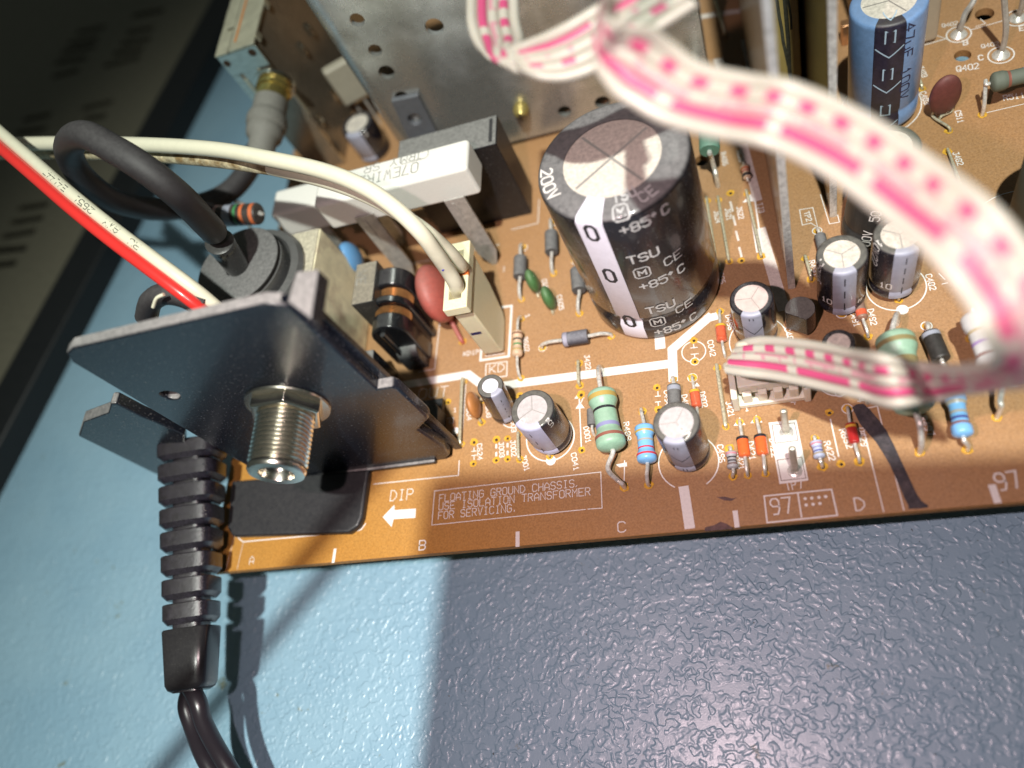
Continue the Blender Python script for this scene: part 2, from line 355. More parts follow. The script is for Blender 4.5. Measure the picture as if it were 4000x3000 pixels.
# ---- printed legend
ink = MB(); Z0 = 0.03
def mz(u, v, k=0.0): return (u, v, Z0 + k)
KK = [0.0]
def nk():
    KK[0] = (KK[0] + 0.0023) % 0.03; return KK[0]
def line(pts, w_=0.16, closed=False, mi=0):
    q = [hp(*p) for p in pts]
    if closed: q.append(q[0])
    strip(ink, q, w_, mz, nk(), mi, None, closed)
def wline(pts, w_=0.16, closed=False, mi=0):
    q = list(pts); 
    if closed: q.append(q[0])
    strip(ink, q, w_, mz, nk(), mi, None, closed)
def poly(pts, mi=0):
    q = [hp(*p) for p in pts]; k = nk(); ink.add([(x,y,Z0+k) for x,y in q], [tuple(range(len(q)))], mi)
def disc(x, y, r, mi=0, dz=0.0):
    k = nk(); ink.add([(u,v,Z0+k+dz) for u,v in circ2(x,y,r,24)], [tuple(range(24))], mi)
def ring(x, y, r, w_=0.2, a0=0, a1=360, mi=0):
    n = max(10, int((a1-a0)/10)); q = [(x+r*math.cos(math.radians(a0+(a1-a0)*i/n)), y+r*math.sin(math.radians(a0+(a1-a0)*i/n))) for i in range(n+1)]
    strip(ink, q, w_, mz, nk(), mi, None, a1-a0 == 360)
def T(s_, p0, p1, h, w_=0.17, mi=0, slant=0.0):
    a, b = V(hp(*p0)), V(hp(*p1)); d = b-a; n = len(s_); pitch = d.length/(n-0.25); d.normalize()
    text(ink, s_, a, d, V((-d.y, d.x)), h, pitch, w_, mz, mi, nk(), slant)
T('FLOATING GROUND CHASSIS,', (1716,1961), (2268,1900), 1.42, 0.15); T('USE ISOLATION TRANSFORMER', (1714,1993), (2306,1934), 1.42, 0.15); T('FOR SERVICING.', (1712,2029), (2022,1997), 1.42, 0.15)
line([(1698,1918),(2347,1844),(2352,1985),(2296,1989)], 0.17); line([(2288,1990),(1687,2051),(1698,1918)], 0.17)
T('DIP', (1524,1957), (1612,1950), 2.1, 0.15, slant=0.0)
poly([(1495,2020),(1541,1972),(1542,1993),(1625,1987),(1623,2023),(1538,2028),(1530,2059)])
T('A', (974,2205), (990,2203), 1.6, 0.13); T('B', (1637,2149), (1662,2147), 1.75, 0.24); T('C', (2415,2080), (2446,2077), 1.8, 0.2); T('D', (3344,1995), (3382,1992), 2.0, 0.2)
T('97', (3016,2011), (3096,2003), 2.6, 0.24); T('97', (3902,1917), (3992,1903), 2.6, 0.26)
for a, b, w_ in (((1309,2148),(1302,2194),0.6),((2022,2083),(2022,2130),0.75),((2872,2002),(2879,2053),0.8),((3877,1903),(3895,1956),1.0),((2672,1914),(2693,2050),1.7)): line([a, b], w_)
line([(2985,1938),(3248,1912),(3271,2013),(2997,2042)], 0.24, True); line([(3117,1929),(3131,2020)], 0.24)
for x, y in ((3145,1948),(3171,1946),(3199,1943),(3225,1940),(3149,1973),(3176,1970),(3203,1967)): disc(*hp(x,y), 0.26)
poly([(3002,1651),(3111,1640),(3158,1877),(3045,1891)])
for q_ in ([(3016,1661),(3104,1652),(3117,1720),(3028,1732)], [(3036,1797),(3132,1786),(3148,1868),(3052,1878)]): line(q_, 0.12, True, 1)
T('TP7', (3073,1917), (3138,1906), 1.5, 0.15)
line([(3389,1594),(3427,1587),(3531,1993)], 0.17); line([(3375,1685),(3452,2000)], 0.17); line([(3244,1638),(3276,1783)], 0.2)
for s_, a, b in (('R832',(3278,1681),(3310,1753)),('R422',(3217,1728),(3241,1801)),('D429',(3353,1674),(3365,1744)),('R497',(3592,1631),(3627,1704)),('C496',(2802,1740),(2810,1808)),
        ('D421',(2920,1728),(2930,1797)),('D422',(3006,1716),(3016,1786)),('R489',(2436,1652),(2446,1722)),('D001',(2280,1670),(2290,1732)),('C041',(2231,1773),(2243,1840)),('J001',(2036,1783),(2051,1842)),
        ('J003',(1949,1730),(1953,1788)),('J002',(1994,1723),(2000,1784)),('C624',(1865,1736),(1867,1798)),('C003',(1996,1629),(1999,1690)),('C008',(1897,1572),(1902,1633)),('J004',(1822,1580),(1825,1644)),
        ('C605',(2176,1157),(2186,1212)),('R602',(2043,1322),(2051,1375)),('J422',(2283,1390),(2290,1445)),('C606',(2802,1055),(2815,1110)),('D496',(2834,1234),(2846,1290)),('C042',(2764,1333),(2776,1393)),
        ('J624',(2789,827),(2797,873)),('J621',(2832,818),(2840,862)),('J622',(2877,811),(2887,857)),('TJ3',(2958,797),(2967,833)),('C491',(3319,1220),(3338,1278)),('D492',(3389,1211),(3403,1271)),
        ('C482',(3615,1075),(3634,1135)),('J482',(3721,599),(3742,648)),('R490',(3160,1021),(3175,1076)),('TP2',(3140,831),(3152,866)),('C483',(3594,362),(3612,410)),('J483',(3585,264),(3603,304)),
        ('C511',(3730,436),(3743,482)),('D802',(2732,1535),(2744,1592)),('C494',(2594,1528),(2600,1585)),('D48',(2663,1545),(2669,1590)),('J421',(2835,1572),(2848,1630)),('R628',(2877,590),(2889,634)),('C48',(3064,1284),(3078,1330)),
        ('R421',(2878,1772),(2888,1835)),('D494',(3340,1500),(3352,1572)),('R486',(2815,598),(2826,648)),('C60',(2118,1095),(2124,1130)),('R499',(3668,1425),(3682,1480)),('1',(2052,1230),(2056,1245))):
    T(s_, a, b, 0.92, 0.17)
T('CC001', (1661,1608), (1719,1601), 0.8, 0.1); T('1', (1771,1610), (1785,1608), 0.9, 0.15); T('OUT', (1633,1560), (1748,1547), 2.3, 0.15, slant=0.05); T('KD1P', (1811,1391), (1871,1382), 0.95, 0.16)
T('KD', (1912,1458), (1970,1450), 1.8, 0.16); line([(1899,1423),(1981,1412),(1980,1469),(1897,1480)], 0.2, True)
T('Q402', (3738,281), (3824,268), 1.4, 0.19); T('Q402', (3681,108), (3742,97), 0.95, 0.14); T('Q402', (3835,189), (3902,177), 0.95, 0.14); T('B', (3764,177), (3782,174), 1.25, 0.22); T('C', (3824,236), (3842,233), 1.25, 0.22)
T('R511', (3922,393), (4004,381), 1.25, 0.17); line([(3836,445),(4010,404)], 0.14); T('E', (3984,121), (4002,118), 1.25, 0.22)
T('1', (2911,1606), (2926,1604), 1.3, 0.2); T('4', (3092,1581), (3110,1579), 1.2, 0.16); T('I', (1962,1060), (1975,1058), 1, 0.12)
line([(1877,1408),(1988,1392),(1999,1195),(1893,1210)], 0.5, True); line([(1895,1392),(1972,1381)], 0.16)
# broad white ground bands
line([(1560,1507),(1830,1463),(1902,1518),(2010,1500),(2628,1420)], 1.75); line([(2770,1240),(2626,1365),(2630,1478)], 1.7); line([(2577,1322),(2579,1350)], 1.9); line([(2790,1237),(2768,1243)], 1.6)
line([(2905,570),(2958,775)], 1.7, mi=2); line([(2972,905),(3058,1198)], 2.1, mi=2); line([(2710,70),(3040,20)], 1.5, mi=2)
line([(2855,1425+40),(2856,1468)], .1)
poly([(2786,232),(2823,226),(2850,300),(2862,345),(2812,352)], 2); poly([(2894,158),(2932,150),(2953,268),(2918,276)], 2)
for y in (790,845,905,968): line([(2853+(y-790)*0.195, y),(2857+(y-790)*0.195+5, y+34)], 0.42, mi=2)
line([(2925,780),(2957,985),(2978,982),(2948,776)], 0.3, True); poly([(2900,792),(2932,758),(2946,786)])
line([(1634,1453),(1698,1442),(1719,1252)], 0.16); line([(1602,1033),(1950,955)], 0.16); line([(2000,897),(2102,872),(2106,780)], 0.16)
line([(1461,1891),(1791,1857),(1794,1800)], 0.18); line([(930,2100),(950,2117),(1000,2112),(1385,2077),(1412,2068),(1428,2046)], 0.22)
line([(918,2092),(882,2228)], 0.1, mi=2); line([(952,2113),(927,2223)], 0.1, mi=2)
line([(1820,1500),(1806,1716)], 0.13); line([(2357,1788),(2437,1890)], .01)
for x, y in ((1939,1743),(1939,1774),(1983,1739),(1983,1769)): line([(x,y-5),(x,y+6)], 0.38)
# part outlines
ring(-24.2,20,4.65,0.24); disc(-24.1,15.4,0.95); ring(0.6,12.1,5.1,0.22,-58,238); ring(38.67,39.84,4.7,0.22); x,y = hp(3525,1210); disc(x,y,0.95)
x,y = hp(2710,1374); ring(x,y,2.15,0.2); x,y = hp(2714,1412); ring(x,y,0.72,0.2)
for p0, p1 in (((2698,1360),(2724,1357)),((2709,1340),(2711,1360)),((2700,1385),(2728,1382)),((2713,1385),(2714,1398)),((2560,1549),(2580,1547)),((2570,1530),(2571,1548)),((2560,1571),(2580,1569)),((2571,1572),(2572,1588)),
               ((1843,1764),(1860,1762)),((1852,1748),(1852,1763)),((1843,1780),(1861,1778)),((1852,1780),(1852,1795)),((3668,1070),(3690,1092)),((3680,1110),(3700,1106)),((2278,1555),(2262,1590))): line([p0,p1], 0.17)
ring(-31.4,26.0,2.9,0.2); x,y = hp(1968,1640); ring(x,y,0.75,0.22); x,y = hp(3287,1226); ring(x,y,0.85,0.22); ring(44,81.3,7.2,0.2); ring(14.9,33.6,5.0,0.2); x,y = hp(3280,1535); ring(x,y,0.7,0.2)
x,y = hp(3270,1480); ring(x,y,3.2,0.2)
for x_, y_ in ((2120,1358),(3619,1274),(3310,1597),(2705,1476),(3192,902),(2163,869),(2046,968),(3963,1495),(2248,1020)): ring(*hp(x_,y_),0.82,0.17)
x,y = hp(3745,135); ring(x,y,2.15,0.24); x,y = hp(3910,215); ring(x,y,2.15,0.24); x,y = hp(3975,70); ring(x,y,2.15,0.24)
line([(3605,178),(3700,150)], 0.2); line([(3790,118),(3985,62)], 0.16); line([(3810,105),(3850,92),(3830,75)], 0.14); line([(3620,170),(3660,140),(3690,150)], 0.14)
line([(2263,1560),(2271,1745)], 0.22)
for (x_, y_, s_) in ((2266,1588,18),(2264,1548,20),(2889,1652,24),(2955,1642,24),(2722,1505,12)): poly([(x_-s_,y_+s_*0.5),(x_+s_,y_+s_*0.35),(x_,y_-s_*0.9)])
line([(3123,820),(3175,812),(3194,888),(3168,872),(3134,880)], 0.15, True); line([(3205,760),(3240,875),(3279,868),(3272,840)], 0.15); line([(2966,1350),(3160,1320)], .02)
line([(2925,1587),(3130,1561)], 0.14); line([(3012,1586),(3028,1584)], .02)
line([(2440,1800),(2438,1885)], 0.18); poly([(2405,1815),(2448,1806),(2450,1822),(2420,1826)])
line([(3000,583),(3001,585)],.01)
x,y = hp(4010,900); ring(x,y,8.5,0.2)
x,y = hp(1815,1680); disc(x-1.9,y+0.1,0.75); line([(1748,1635),(1772,1632),(1771,1652),(1757,1654),(1757,1642),(1764,1641)],0.15)
for i in range(8): line([(3330-2*i, 268+10*i),(3352,264+10*i)], 0.12)
# marker pen left on the board
mk = MB()
def inkpoly(pts, z_): 
    q = [hp(*p) for p in pts]; mk.add([(x,y,z_) for x,y in q], [tuple(range(len(q)))])
inkpoly([(3328,1592),(3345,1580),(3372,1578),(3396,1598),(3432,1640),(3462,1682),(3490,1735),(3520,1800),(3548,1860),(3578,1925),(3600,1958),(3624,1973),(3627,1982),(3598,1987),(3548,1989),(3548,1975),(3536,1955),(3500,1870),(3475,1815),(3450,1772),(3420,1725),(3388,1690),(3362,1660),(3346,1630)], 0.085)
mk.build('marker_stroke', mat('marker_ink', (0.030,0.024,0.030), 0.6, noise=0.5, nscale=1500, col2=(0.055,0.042,0.045), c2scale=500), bd)
mk = MB(); inkpoly([(2755,2060),(2790,2052),(2815,2038),(2838,2046),(2860,2060),(2858,2066),(2800,2072),(2752,2076)], 0.087); inkpoly([(2800,1943),(2830,1940),(2862,1948),(2880,1944),(2858,1957),(2828,1955)], 0.087)
mk.build('marker_smudge', mat('smudge_ink', (0.10,0.055,0.05), 0.6, noise=0.5), bd)
# wetted holes where leads go through
HOLES = [(2038,1247),(2036,1478),(2158,867),(2163,1069),(2043,965),(2038,1170),(2264,1225),(2120,1358),(2389,1315),(2264,1419),(2266,1506),(1815,1492),(1805,1735),(2030,1696),(2032,1795),(2802,1437),(2836,1667),(2762,785),(2800,1033),
 (2807,782),(2848,1022),(2917,757),(2973,1002),(3145,1010),(3168,1092),(2440,1905),(2510,1608),(2535,1895),(2632,1483),(2705,1476),(2813,1217),(2850,1753),(2863,1862),(2890,1649),(2921,1857),(2956,1640),(2990,1851),(3183,1712),
 (3212,1823),(3310,1597),(3357,1805),(3592,1768),(3619,1274),(3778,1758),(3893,1632),(1968,1634),(2148,1782),(2270,1542),(2273,1758),(1939,1717),(1983,1712),(1852,1727),(1849,1811),(1939,1797),(1983,1793),(2710,1330),(2714,1412),
 (2566,1514),(2572,1600),(3510,1172),(3287,1226),(3239,1612),(3285,1812),(3700,593),(3600,347),(3706,512),(3836,450),(3192,902),(3390,1315),(3992,1148),(2853,755),(2896,1018),(1885,1565),(1882,1650),(1808,1335),(3990,1495),(2031,1545),(1751,1570),(3787,1325),(2244,1017)]
for x_, y_ in HOLES:
    x, y = hp(x_, y_); s_ = random.uniform(0.85,1.15); q = [(x+0.74*s_*random.uniform(.85,1.15)*math.cos(a*math.pi/7), y+0.74*s_*random.uniform(.85,1.15)*math.sin(a*math.pi/7), Z0+0.045) for a in range(14)]
    ink.add(q, [tuple(range(14))], 3); ink.add([(u,v,Z0+0.06) for u,v in circ2(x+0.05,y-0.12,0.30*s_,12)], [tuple(range(12))], 4)
amber = mat('amber_flux', (0.60,0.33,0.04), 0.25, noise=0.35, nscale=1500, bump=0.05); hole_m = mat('hole_dark', (0.03,0.015,0.006), 0.8)
ink.build('printed_legend', [white_ink, mat('legend_gap', (0.16,0.09,0.06), 0.6), dim_ink, amber, hole_m], bd, fix=False)
sol = MB()
for x_, y_ in ((3745,135),(3910,215),(3975,70)):
    sol = MB(); x, y = hp(x_,y_); sol.lathe([(1.55,0.04),(1.3,0.35),(0.8,0.7),(0.45,1.1),(0.0,1.3)], (x,y,0), n=24); sol.build('solder_joint', tin, bd)
for x_, y_ in ((3072,1690),(3105,1840)):
    sol = MB(); x, y = hp(x_,y_); sol.lathe([(1.2,0.05),(1.1,0.3),(0.8,0.42),(0.6,0.3)], (x,y,0), n=28); sol.build('solder_joint', tin, bd)
# ================================================================== capacitors
def cylhit(px, py, x, y, r):
    d = ray(px, py); ox, oy = CAM.x-x, CAM.y-y; a = d.x*d.x+d.y*d.y; b = 2*(ox*d.x+oy*d.y); c = ox*ox+oy*oy-r*r
    q = b*b-4*a*c; t = (-b-math.sqrt(max(q,0)))/(2*a); h = CAM + d*t
    return math.atan2(h.y-y, h.x-x), h.z
def can(name, label, x, y, r, h, sleeve, stripe=None, sp_=None, half=30, top=None, z0=0.4, lean=(0,0), score='Y', discr=0.70, group=None, groove=True, texts=None, lead_px=None, rs=0, marks=None, ink_=None, tink=None):
    """radial electrolytic: sleeve, stripe, printing, vented top, leads"""
    A = V((lean[0], lean[1], 1)).normalized(); B = V((x, y, z0))
    def wrap(s_):
        # run up the wall, round the shoulder, then inward over the rim
        if s_ <= h-1.0: return r, s_
        t_ = s_-(h-1.0)
        if t_ < 1.6: return r*(1-0.10*(t_/1.6)**1.6), h-1.0+1.0*math.sin(t_/1.6*math.pi/2)
        return r*0.90-(t_-1.6), h
    def pick(px, py):
        a_, zz_ = cylhit(px, py, x, y, r); zz_ -= z0
        if zz_ > h-0.6:
            q_ = P(px, py, h+z0); rad = math.hypot(q_.x-x, q_.y-y); a_ = math.atan2(q_.y-y, q_.x-x); zz_ = h+0.6+max(0, 0.9*r-rad)
        return a_, zz_
    t = thing(name, label, 'capacitor', (x, y, 0), group)
    e = min(0.9, r*0.14)
    prof = [(r*0.80,0),(r*0.93,0.1),(r*0.99,0.5),(r,1.0)]
    if groove: prof += [(r,h*0.13),(r*0.955,h*0.155),(r*0.95,h*0.17),(r*0.955,h*0.185),(r,h*0.22)]
    prof += [(r,h-e*1.1),(r*0.985,h-e*0.5),(r*0.95,h-e*0.15),(r*0.90,h),(r*discr,h+0.02),(r*discr-0.03,h-0.12)]
    mb = MB(); mb.lathe(prof, B, A, 56); mb.build('sleeve', sleeve, t, angle=50)
    q = MB(); q.lathe([(0,h-0.4),(r*discr,h-0.4),(r*discr,h-0.08),(0,h-0.08)], B, A, 40); td = q.build('top_disc', top or alu, t)
    g = MB(); sm = mat('score_groove', (0.42,0.39,0.37), 0.5, 0.6); xx = V((1,0,0)); xx = (xx-A*xx.dot(A)).normalized(); yy = A.cross(xx)
    def tp(u, v, k=0.0): return B + xx*u + yy*v + A*(h-0.055+k)
    R_ = r*discr*0.92
    for i in range({'Y':3,'K':3,'+':4,'N':0}[score]):
        a = math.radians(rs) + i*2*math.pi/{'Y':3,'K':3,'+':4}[score]; strip(g, [(0.04*math.cos(a),0.04*math.sin(a)),(R_*math.cos(a),R_*math.sin(a))], r*0.035, tp, 0.001*i)
    if g.v: g.build('vent_score', sm, td, fix=False)
    if sp_ is not None:
        az, _ = cylhit(sp_[0], sp_[1], x, y, r); hw = math.radians(half)
        s2 = MB(); s2.lathe([(a+(0.035 if b_ < h-.01 else 0), b_+(0.03 if b_ > h-.01 else 0)) for a, b_ in prof[2:-1]], B, A, 20, a0=az-hw, a1=az+hw, xd=(1,0,0)); s2.build('polarity_stripe', stripe, t, angle=50, fix=False)
        if marks:
            mk_ = MB()
            def cp(u, v, k=0.0):
                a = az + u/r; w0, w1 = wrap(v); rr = w0+0.06+k; return B + (xx*math.cos(a)+yy*math.sin(a))*rr + A*(w1+(0.05 if v > h-1 else 0))
            for pl in marks: strip(mk_, pl, marks_w.get(name+str(len(marks)), 0.16), cp, 0, step=0.8)
            mk_.build('stripe_marks', ink_ or mat('black_print', (0.02,0.02,0.025), 0.6), t, fix=False)
    if texts:
        tx = MB()
        for (s_, px, py, hh, pitch, w_, rot) in texts:
            a0, zz = pick(px, py)
            def cp(u, v, k=0.0):
                a = a0 + u/r; w0, w1 = wrap(zz+v); rr = w0+0.04+k; return B + (xx*math.cos(a)+yy*math.sin(a))*rr + A*(w1+(0.05+k if zz+v > h-1 else 0))
            dx, dy = ((1,0),(0,1)) if rot == 0 else (((0,1),(-1,0)) if rot == 1 else ((0,-1),(1,0)))
            if s_ == '#M':
                for pl in ([(0,-.9),(0,.9),(.45,1.35),(2.15,1.35),(2.6,.9),(2.6,-.9),(2.15,-1.35),(.45,-1.35),(0,-.9)], [(.72,-.62),(.72,.55),(1.3,-.1),(1.9,.55),(1.9,-.62)]):
                    strip(tx, pl, w_*1.35 if len(pl) == 5 else w_, cp, 0, step=0.6, closed=len(pl) == 9)
                continue
            text(tx, s_, (0,0), dx, dy, hh, pitch, w_, cp, step=0.7)
        tx.build('printing', tink or white_ink, t, fix=False)
    ld = MB(); dpx = P(*lead_px) - V((x,y,0)) if lead_px else V((0,-2.0 if r > 3 else -1.2,0)); dpx.z = 0
    for s_ in (1,-1): p_ = V((x,y,0)) + dpx*s_; q = MB(); q.cyl(p_+V((0,0,-1)), p_+V((0,0,z0+0.5)), 0.27, n=10); q.build('lead', tin_d, t)
    return t
marks_w = {}
slv = mat('dark_sleeve', (0.020,0.018,0.024), 0.22, dust=0.85, dcol=(0.17,0.165,0.14), coat=0.35, droof=0.45)
slv_c = mat('clean_black_sleeve', (0.012,0.011,0.016), 0.15, dust=0.25, dcol=(0.18,0.17,0.16), coat=0.5, droof=0.8)
slv_big = mat('large_black_sleeve', (0.014,0.013,0.016), 0.16, dust=1.1, dcol=(0.20,0.195,0.195), coat=0.45, droof=0.5)
slv_b = mat('blue_sleeve', (0.18,0.31,0.56), 0.30, dust=0.35, dcol=(0.12,0.11,0.09), noise=0.12, coat=0.2, droof=0.6)
st_gr = mat('grey_stripe', (0.34,0.35,0.44), 0.35, noise=0.1, dust=0.3, dcol=(0.3,0.3,0.28), droof=0.7)
st_lv = mat('lavender_stripe', (0.42,0.42,0.57), 0.35, noise=0.08)
st_wh = mat('white_stripe', (0.72,0.70,0.80), 0.35, noise=0.05)
st_nv = mat('navy_stripe', (0.020,0.018,0.035), 0.35, dust=0.4, dcol=(0.10,0.09,0.06), noise=0.4, droof=0.4)
pale = mat('pale_grey_print', (0.50,0.50,0.50), 0.6, noise=0.2); lav = mat('lavender_print', (0.45,0.50,0.68), 0.6)
# the large one
bx, by, br, bh_ = -2.4, 49.4, 12.35, 36.0
tx = [('#M',2478,1072,0,0,0.26,0),('#M',2541,1262,0,0,0.26,0),('#M',2395,862,0,0,0.26,0)]
for (px, py) in ((2458,1032),(2530,1226),(2396,794)): tx.append(('TSU', px, py, 1.9, 1.85, 0.36, 0))
for (px, py) in ((2600,1040),(2645,1224),(2528,818)): tx.append(('CE', px, py, 1.9, 1.85, 0.26, 0))
for (px, py) in ((2504,1133),(2563,1308),(2428,917)): tx.append(('+85oC', px, py, 1.9, 1.72, 0.34, 0))
FONT['o'] = ['14 05 16 25 14']; FONT['u'] = ['04 01 10 20 41', '44 40']
g0 = []
for (px, py) in ((2294,856),(2382,1078),(2462,1256)):
    _, zz = cylhit(px, py, bx, by, br); cz = min(zz-0.4, bh_-2.9); g0.append([(-.85,cz-1.1),(-.35,cz-1.75),(.35,cz-1.75),(.85,cz-1.1),(.85,cz+1.1),(.35,cz+1.75),(-.35,cz+1.75),(-.85,cz+1.1),(-.85,cz-1.1)])
marks_w['large_capacitor3'] = 0.6
big = can('large_capacitor', 'large black snap-in capacitor with white stripe and TSU +85°C lettering', bx, by, br, bh_, slv_big, st_wh, (2382,1076), 10.5, alu_cream, 0.5, score='+', discr=0.64, texts=tx, marks=g0, rs=38)
# "0" figures are dark, lettering pale: printing uses pale ink
big.children[[c.name.split('.')[0] for c in big.children].index('printing')].data.materials[0] = pale
q = MB(); az0 = math.atan2(P(2165,720,36).y-by, P(2165,720,36).x-bx)
def shoulder(u, v, k=0.0):
    a = az0 + u/10.4; rr = 11.6 - v; return (bx+rr*math.cos(a), by+rr*math.sin(a), bh_+0.5+0.045+k - max(0,(rr-10.9))*0.15)
text(q, '200V', (-3.2,0), (1,0), (0,1), 1.9, 1.7, 0.3, shoulder, step=0.6); q.build('voltage_print', white_ink, big, fix=False)
dash = lambda h, n, L: [[(0, h*(0.12+0.84*(i+0.2)/n)), (0, h*(0.12+0.84*(i+0.2)/n)+L)] for i in range(n)]
G = 'small electrolytic capacitors'
can('capacitor', 'dusty black capacitor with white stripe in printed ring, right of the OUT marking', -23.5, 19.9, 3.95, 11.6, slv, st_lv, (2105,1740), 38, alu, 1.0, group=G, rs=92, texts=[('mcn', 2133,1645, 1.1,1.0,0.16,2),('0',2045,1655,1.2,1,0.22,1)], marks=dash(11.6,3,1.3), lead_px=(2148,1782))
can('capacitor', 'smallest capacitor, with flat silver top, just below the boxed KD letters', -33.1, 26.0, 2.45, 11.0, slv, st_gr, (1938,1575), 30, mat('bright_can_top', (0.85,0.82,0.9), 0.35, 0.2, noise=0.1), 0.9, lean=(0.12,0.03), score='N', discr=0.62, group=G, marks=dash(11,3,.6)+[[(-1,4.2),(1,4.2)],[(-1,7),(1,7)]])
marks_w['capacitor3'] = 0.2
can('capacitor', 'black capacitor with grey arrow stripe between the two blue banded resistor and red diodes', 0.9, 13.5, 3.75, 12.7, slv, st_gr, (2660,1800), 27, alu, 0.8, score='K', group=G, rs=60,
    marks=[[(-.25,10.4),(-.25,11.2)],[(.35,10.4),(.35,11.2)],[(-1.6,7.2),(0.1,5.2),(1.7,7.0)],[(-.25,1),(-.25,1.8)],[(.35,1),(.35,1.8)]], texts=[('V0', 2712,1700, 1.5,1.4,0.24,1)], discr=0.73)
can('capacitor', 'black capacitor with grey stripe and pink lit creased top, below the large capacitor', 14.9, 34.6, 3.55, 12.0, slv_c, st_gr, (2940,1280), 27, mat('pink_lit_can_top', (0.74,0.58,0.54), 0.30, 0.3, noise=0.15), 0.6, score='Y', group=G, rs=55,  # pink light on this can top is put into its colour
    marks=[[(-.3,10.6),(-.3,11.3)],[(.3,10.6),(.3,11.3)],[(-1.6,8.2),(0.1,6.2),(1.7,8.2)],[(-.4,4.6),(.5,4.6),(.5,3.2)]], discr=0.76)
can('capacitor', 'fuzzy dusty black capacitor with grey stripe, next to the TP2 marking', 29.7, 39.2, 3.95, 13.2, slv, st_gr, (3300,1110), 27, alu_cream, 0.8, lean=(0.0,-0.01), group=G, rs=-93, marks=dash(13.2,3,2), texts=[('10',3212,1168,1.4,1.1,0.2,0),('25V16',3207,1010,1.5,1.3,0.16,2),('m',3352,1180,1.1,1,.2,0)], lead_px=(3290,1226))
can('capacitor', 'dusty black capacitor with grey stripe in a printed ring, half hidden by the pink ribbon', 38.2, 40.3, 3.95, 13.2, slv, st_gr, (3530,1060), 27, alu_cream, 1.4, lean=(0.02,0.0), group=G, rs=-93, marks=dash(13.2,4,1.6), texts=[('10',3434,1118,1.4,1.1,0.2,0),('10V22',3432,940,1.5,1.3,0.16,2)], lead_px=(3510,1172))
can('capacitor', 'tall dark capacitor with felted dusty rim, mostly behind the pink ribbon', 36.7, 52.5, 4.75, 20.5, mat('felted_sleeve', (0.03,0.03,0.03), 0.4, dust=1.0, dcol=(0.17,0.17,0.135), droof=0.3), None, None, 0, alu_cream, 0.4, lean=(0.13,0.05), score='N', texts=[('100V',3392,985,1.5,1.35,0.22,1),('50',3410,880,1.5,1.35,0.22,1)])
can('capacitor', 'tiny capacitor with black ringed top, peeking over the lower ribbon', 26.9, 25.2, 2.5, 9.5, slv_c, None, None, 0, alu_cream, 0.5, score='N', group=G)
chev = []
for k_ in (0.5, 10.0, 18.0, 26): chev += [[(-2.2,k_+1.9),(0,k_),(2.2,k_+1.9)]]
for k_ in (5.6, 14.2, 22.3): chev += [[(-.75,k_-1.2),(.75,k_-1.2),(.75,k_+1.2),(-.75,k_+1.2),(-.75,k_-1.2)]]
marks_w['blue_capacitor7'] = 0.25
can('blue_capacitor', 'tall blue capacitor with dark arrow stripe, top right of the board', 44.1, 80.6, 6.2, 24.6, slv_b, st_nv, (3468,290), 23, alu_cream, 0.6, score='Y', rs=60, marks=chev, ink_=mat('light_blue_print', (0.36,0.50,0.62), 0.5), groove=True,
    tink=mat('navy_print', (.02,.025,.07), .5), texts=[('47uF 100V', 3538,100, 1.7,1.9,0.25,2)])
c_ = can('capacitor', 'black capacitor with grey stripe standing between the metal box and heatsink sheet', -70.6, 107.0, 4.3, 9.5, slv_c, st_gr, (1395,560), 30, alu_cream, 0.4, score='+', texts=[('ucon',1400,495,1.3,1.2,0.2,2)])
# ================================================================== axial parts
def axial(name, label, cat, h0, h1, c, zc, L, r, body, bands=(), shape='res', group=None, lead=0.3, leadm=None, axis=None, extra=None, bent=None):
    p0, p1 = P(*h0), P(*h1); C_ = P(c[0], c[1], zc)
    d = (p0-p1); d.z = 0; d.normalize()
    if axis: d = V(axis).normalized()
    t = thing(name, label, cat, (C_.x, C_.y, 0), group)
    def rr(s_):
        a = abs(s_)
        if shape == 'res': base = 0.80 + 0.20*max(0.0, min(1.0, (a-0.38)/0.2)); return r*base*(1.0 if a < 0.82 else math.sqrt(max(0.02, 1-((a-0.82)/0.185)**2)))
        if shape == 'glass': return r*(1.0 if a < 0.86 else math.sqrt(max(0.08, 1-((a-0.86)/0.148)**2)))
        return r*(1.0 if a < 0.965 else 0.93)
    n = 34; prof = [(rr(-1+2*i/n), L/2*(-1+2*i/n)) for i in range(n+1)]
    mb = MB(); mb.lathe(prof, C_, d, 28); mb.build('body', body, t, angle=50)
    for (a, b, mm) in bands:
        q = MB(); q.lathe([(rr(a+(b-a)*i/4)+0.025, L/2*(a+(b-a)*i/4)) for i in range(5)], C_, d, 28); q.build('color_band', mm, t, fix=False, angle=60)
    for s_, hh in ((1,p0),(-1,p1)):
        e = C_ + d*s_*L/2*0.98; out = e + d*s_*0.7
        k = V((hh.x, hh.y, -1)); up = V((hh.x, hh.y, max(0.2, zc*0.45)))
        pts = [C_ + d*s_*(L/2-0.4), e, out]
        if (V((hh.x,hh.y,0))-V((e.x,e.y,0))).length > 2.2: pts.append(out*0.45 + V((hh.x,hh.y,zc*0.92))*0.55)
        if bent and s_ == -1: pts = [C_ + d*s_*(L/2-0.4), e, out] + [P(*b) for b in bent]
        pts += [up, k]
        q = MB(); q.tube(pts, lead, 10, sub=6); q.build('lead', leadm or tin, t)
    return t
def colr(n, c, **k): return mat('band_'+n, c, 0.45, **k)
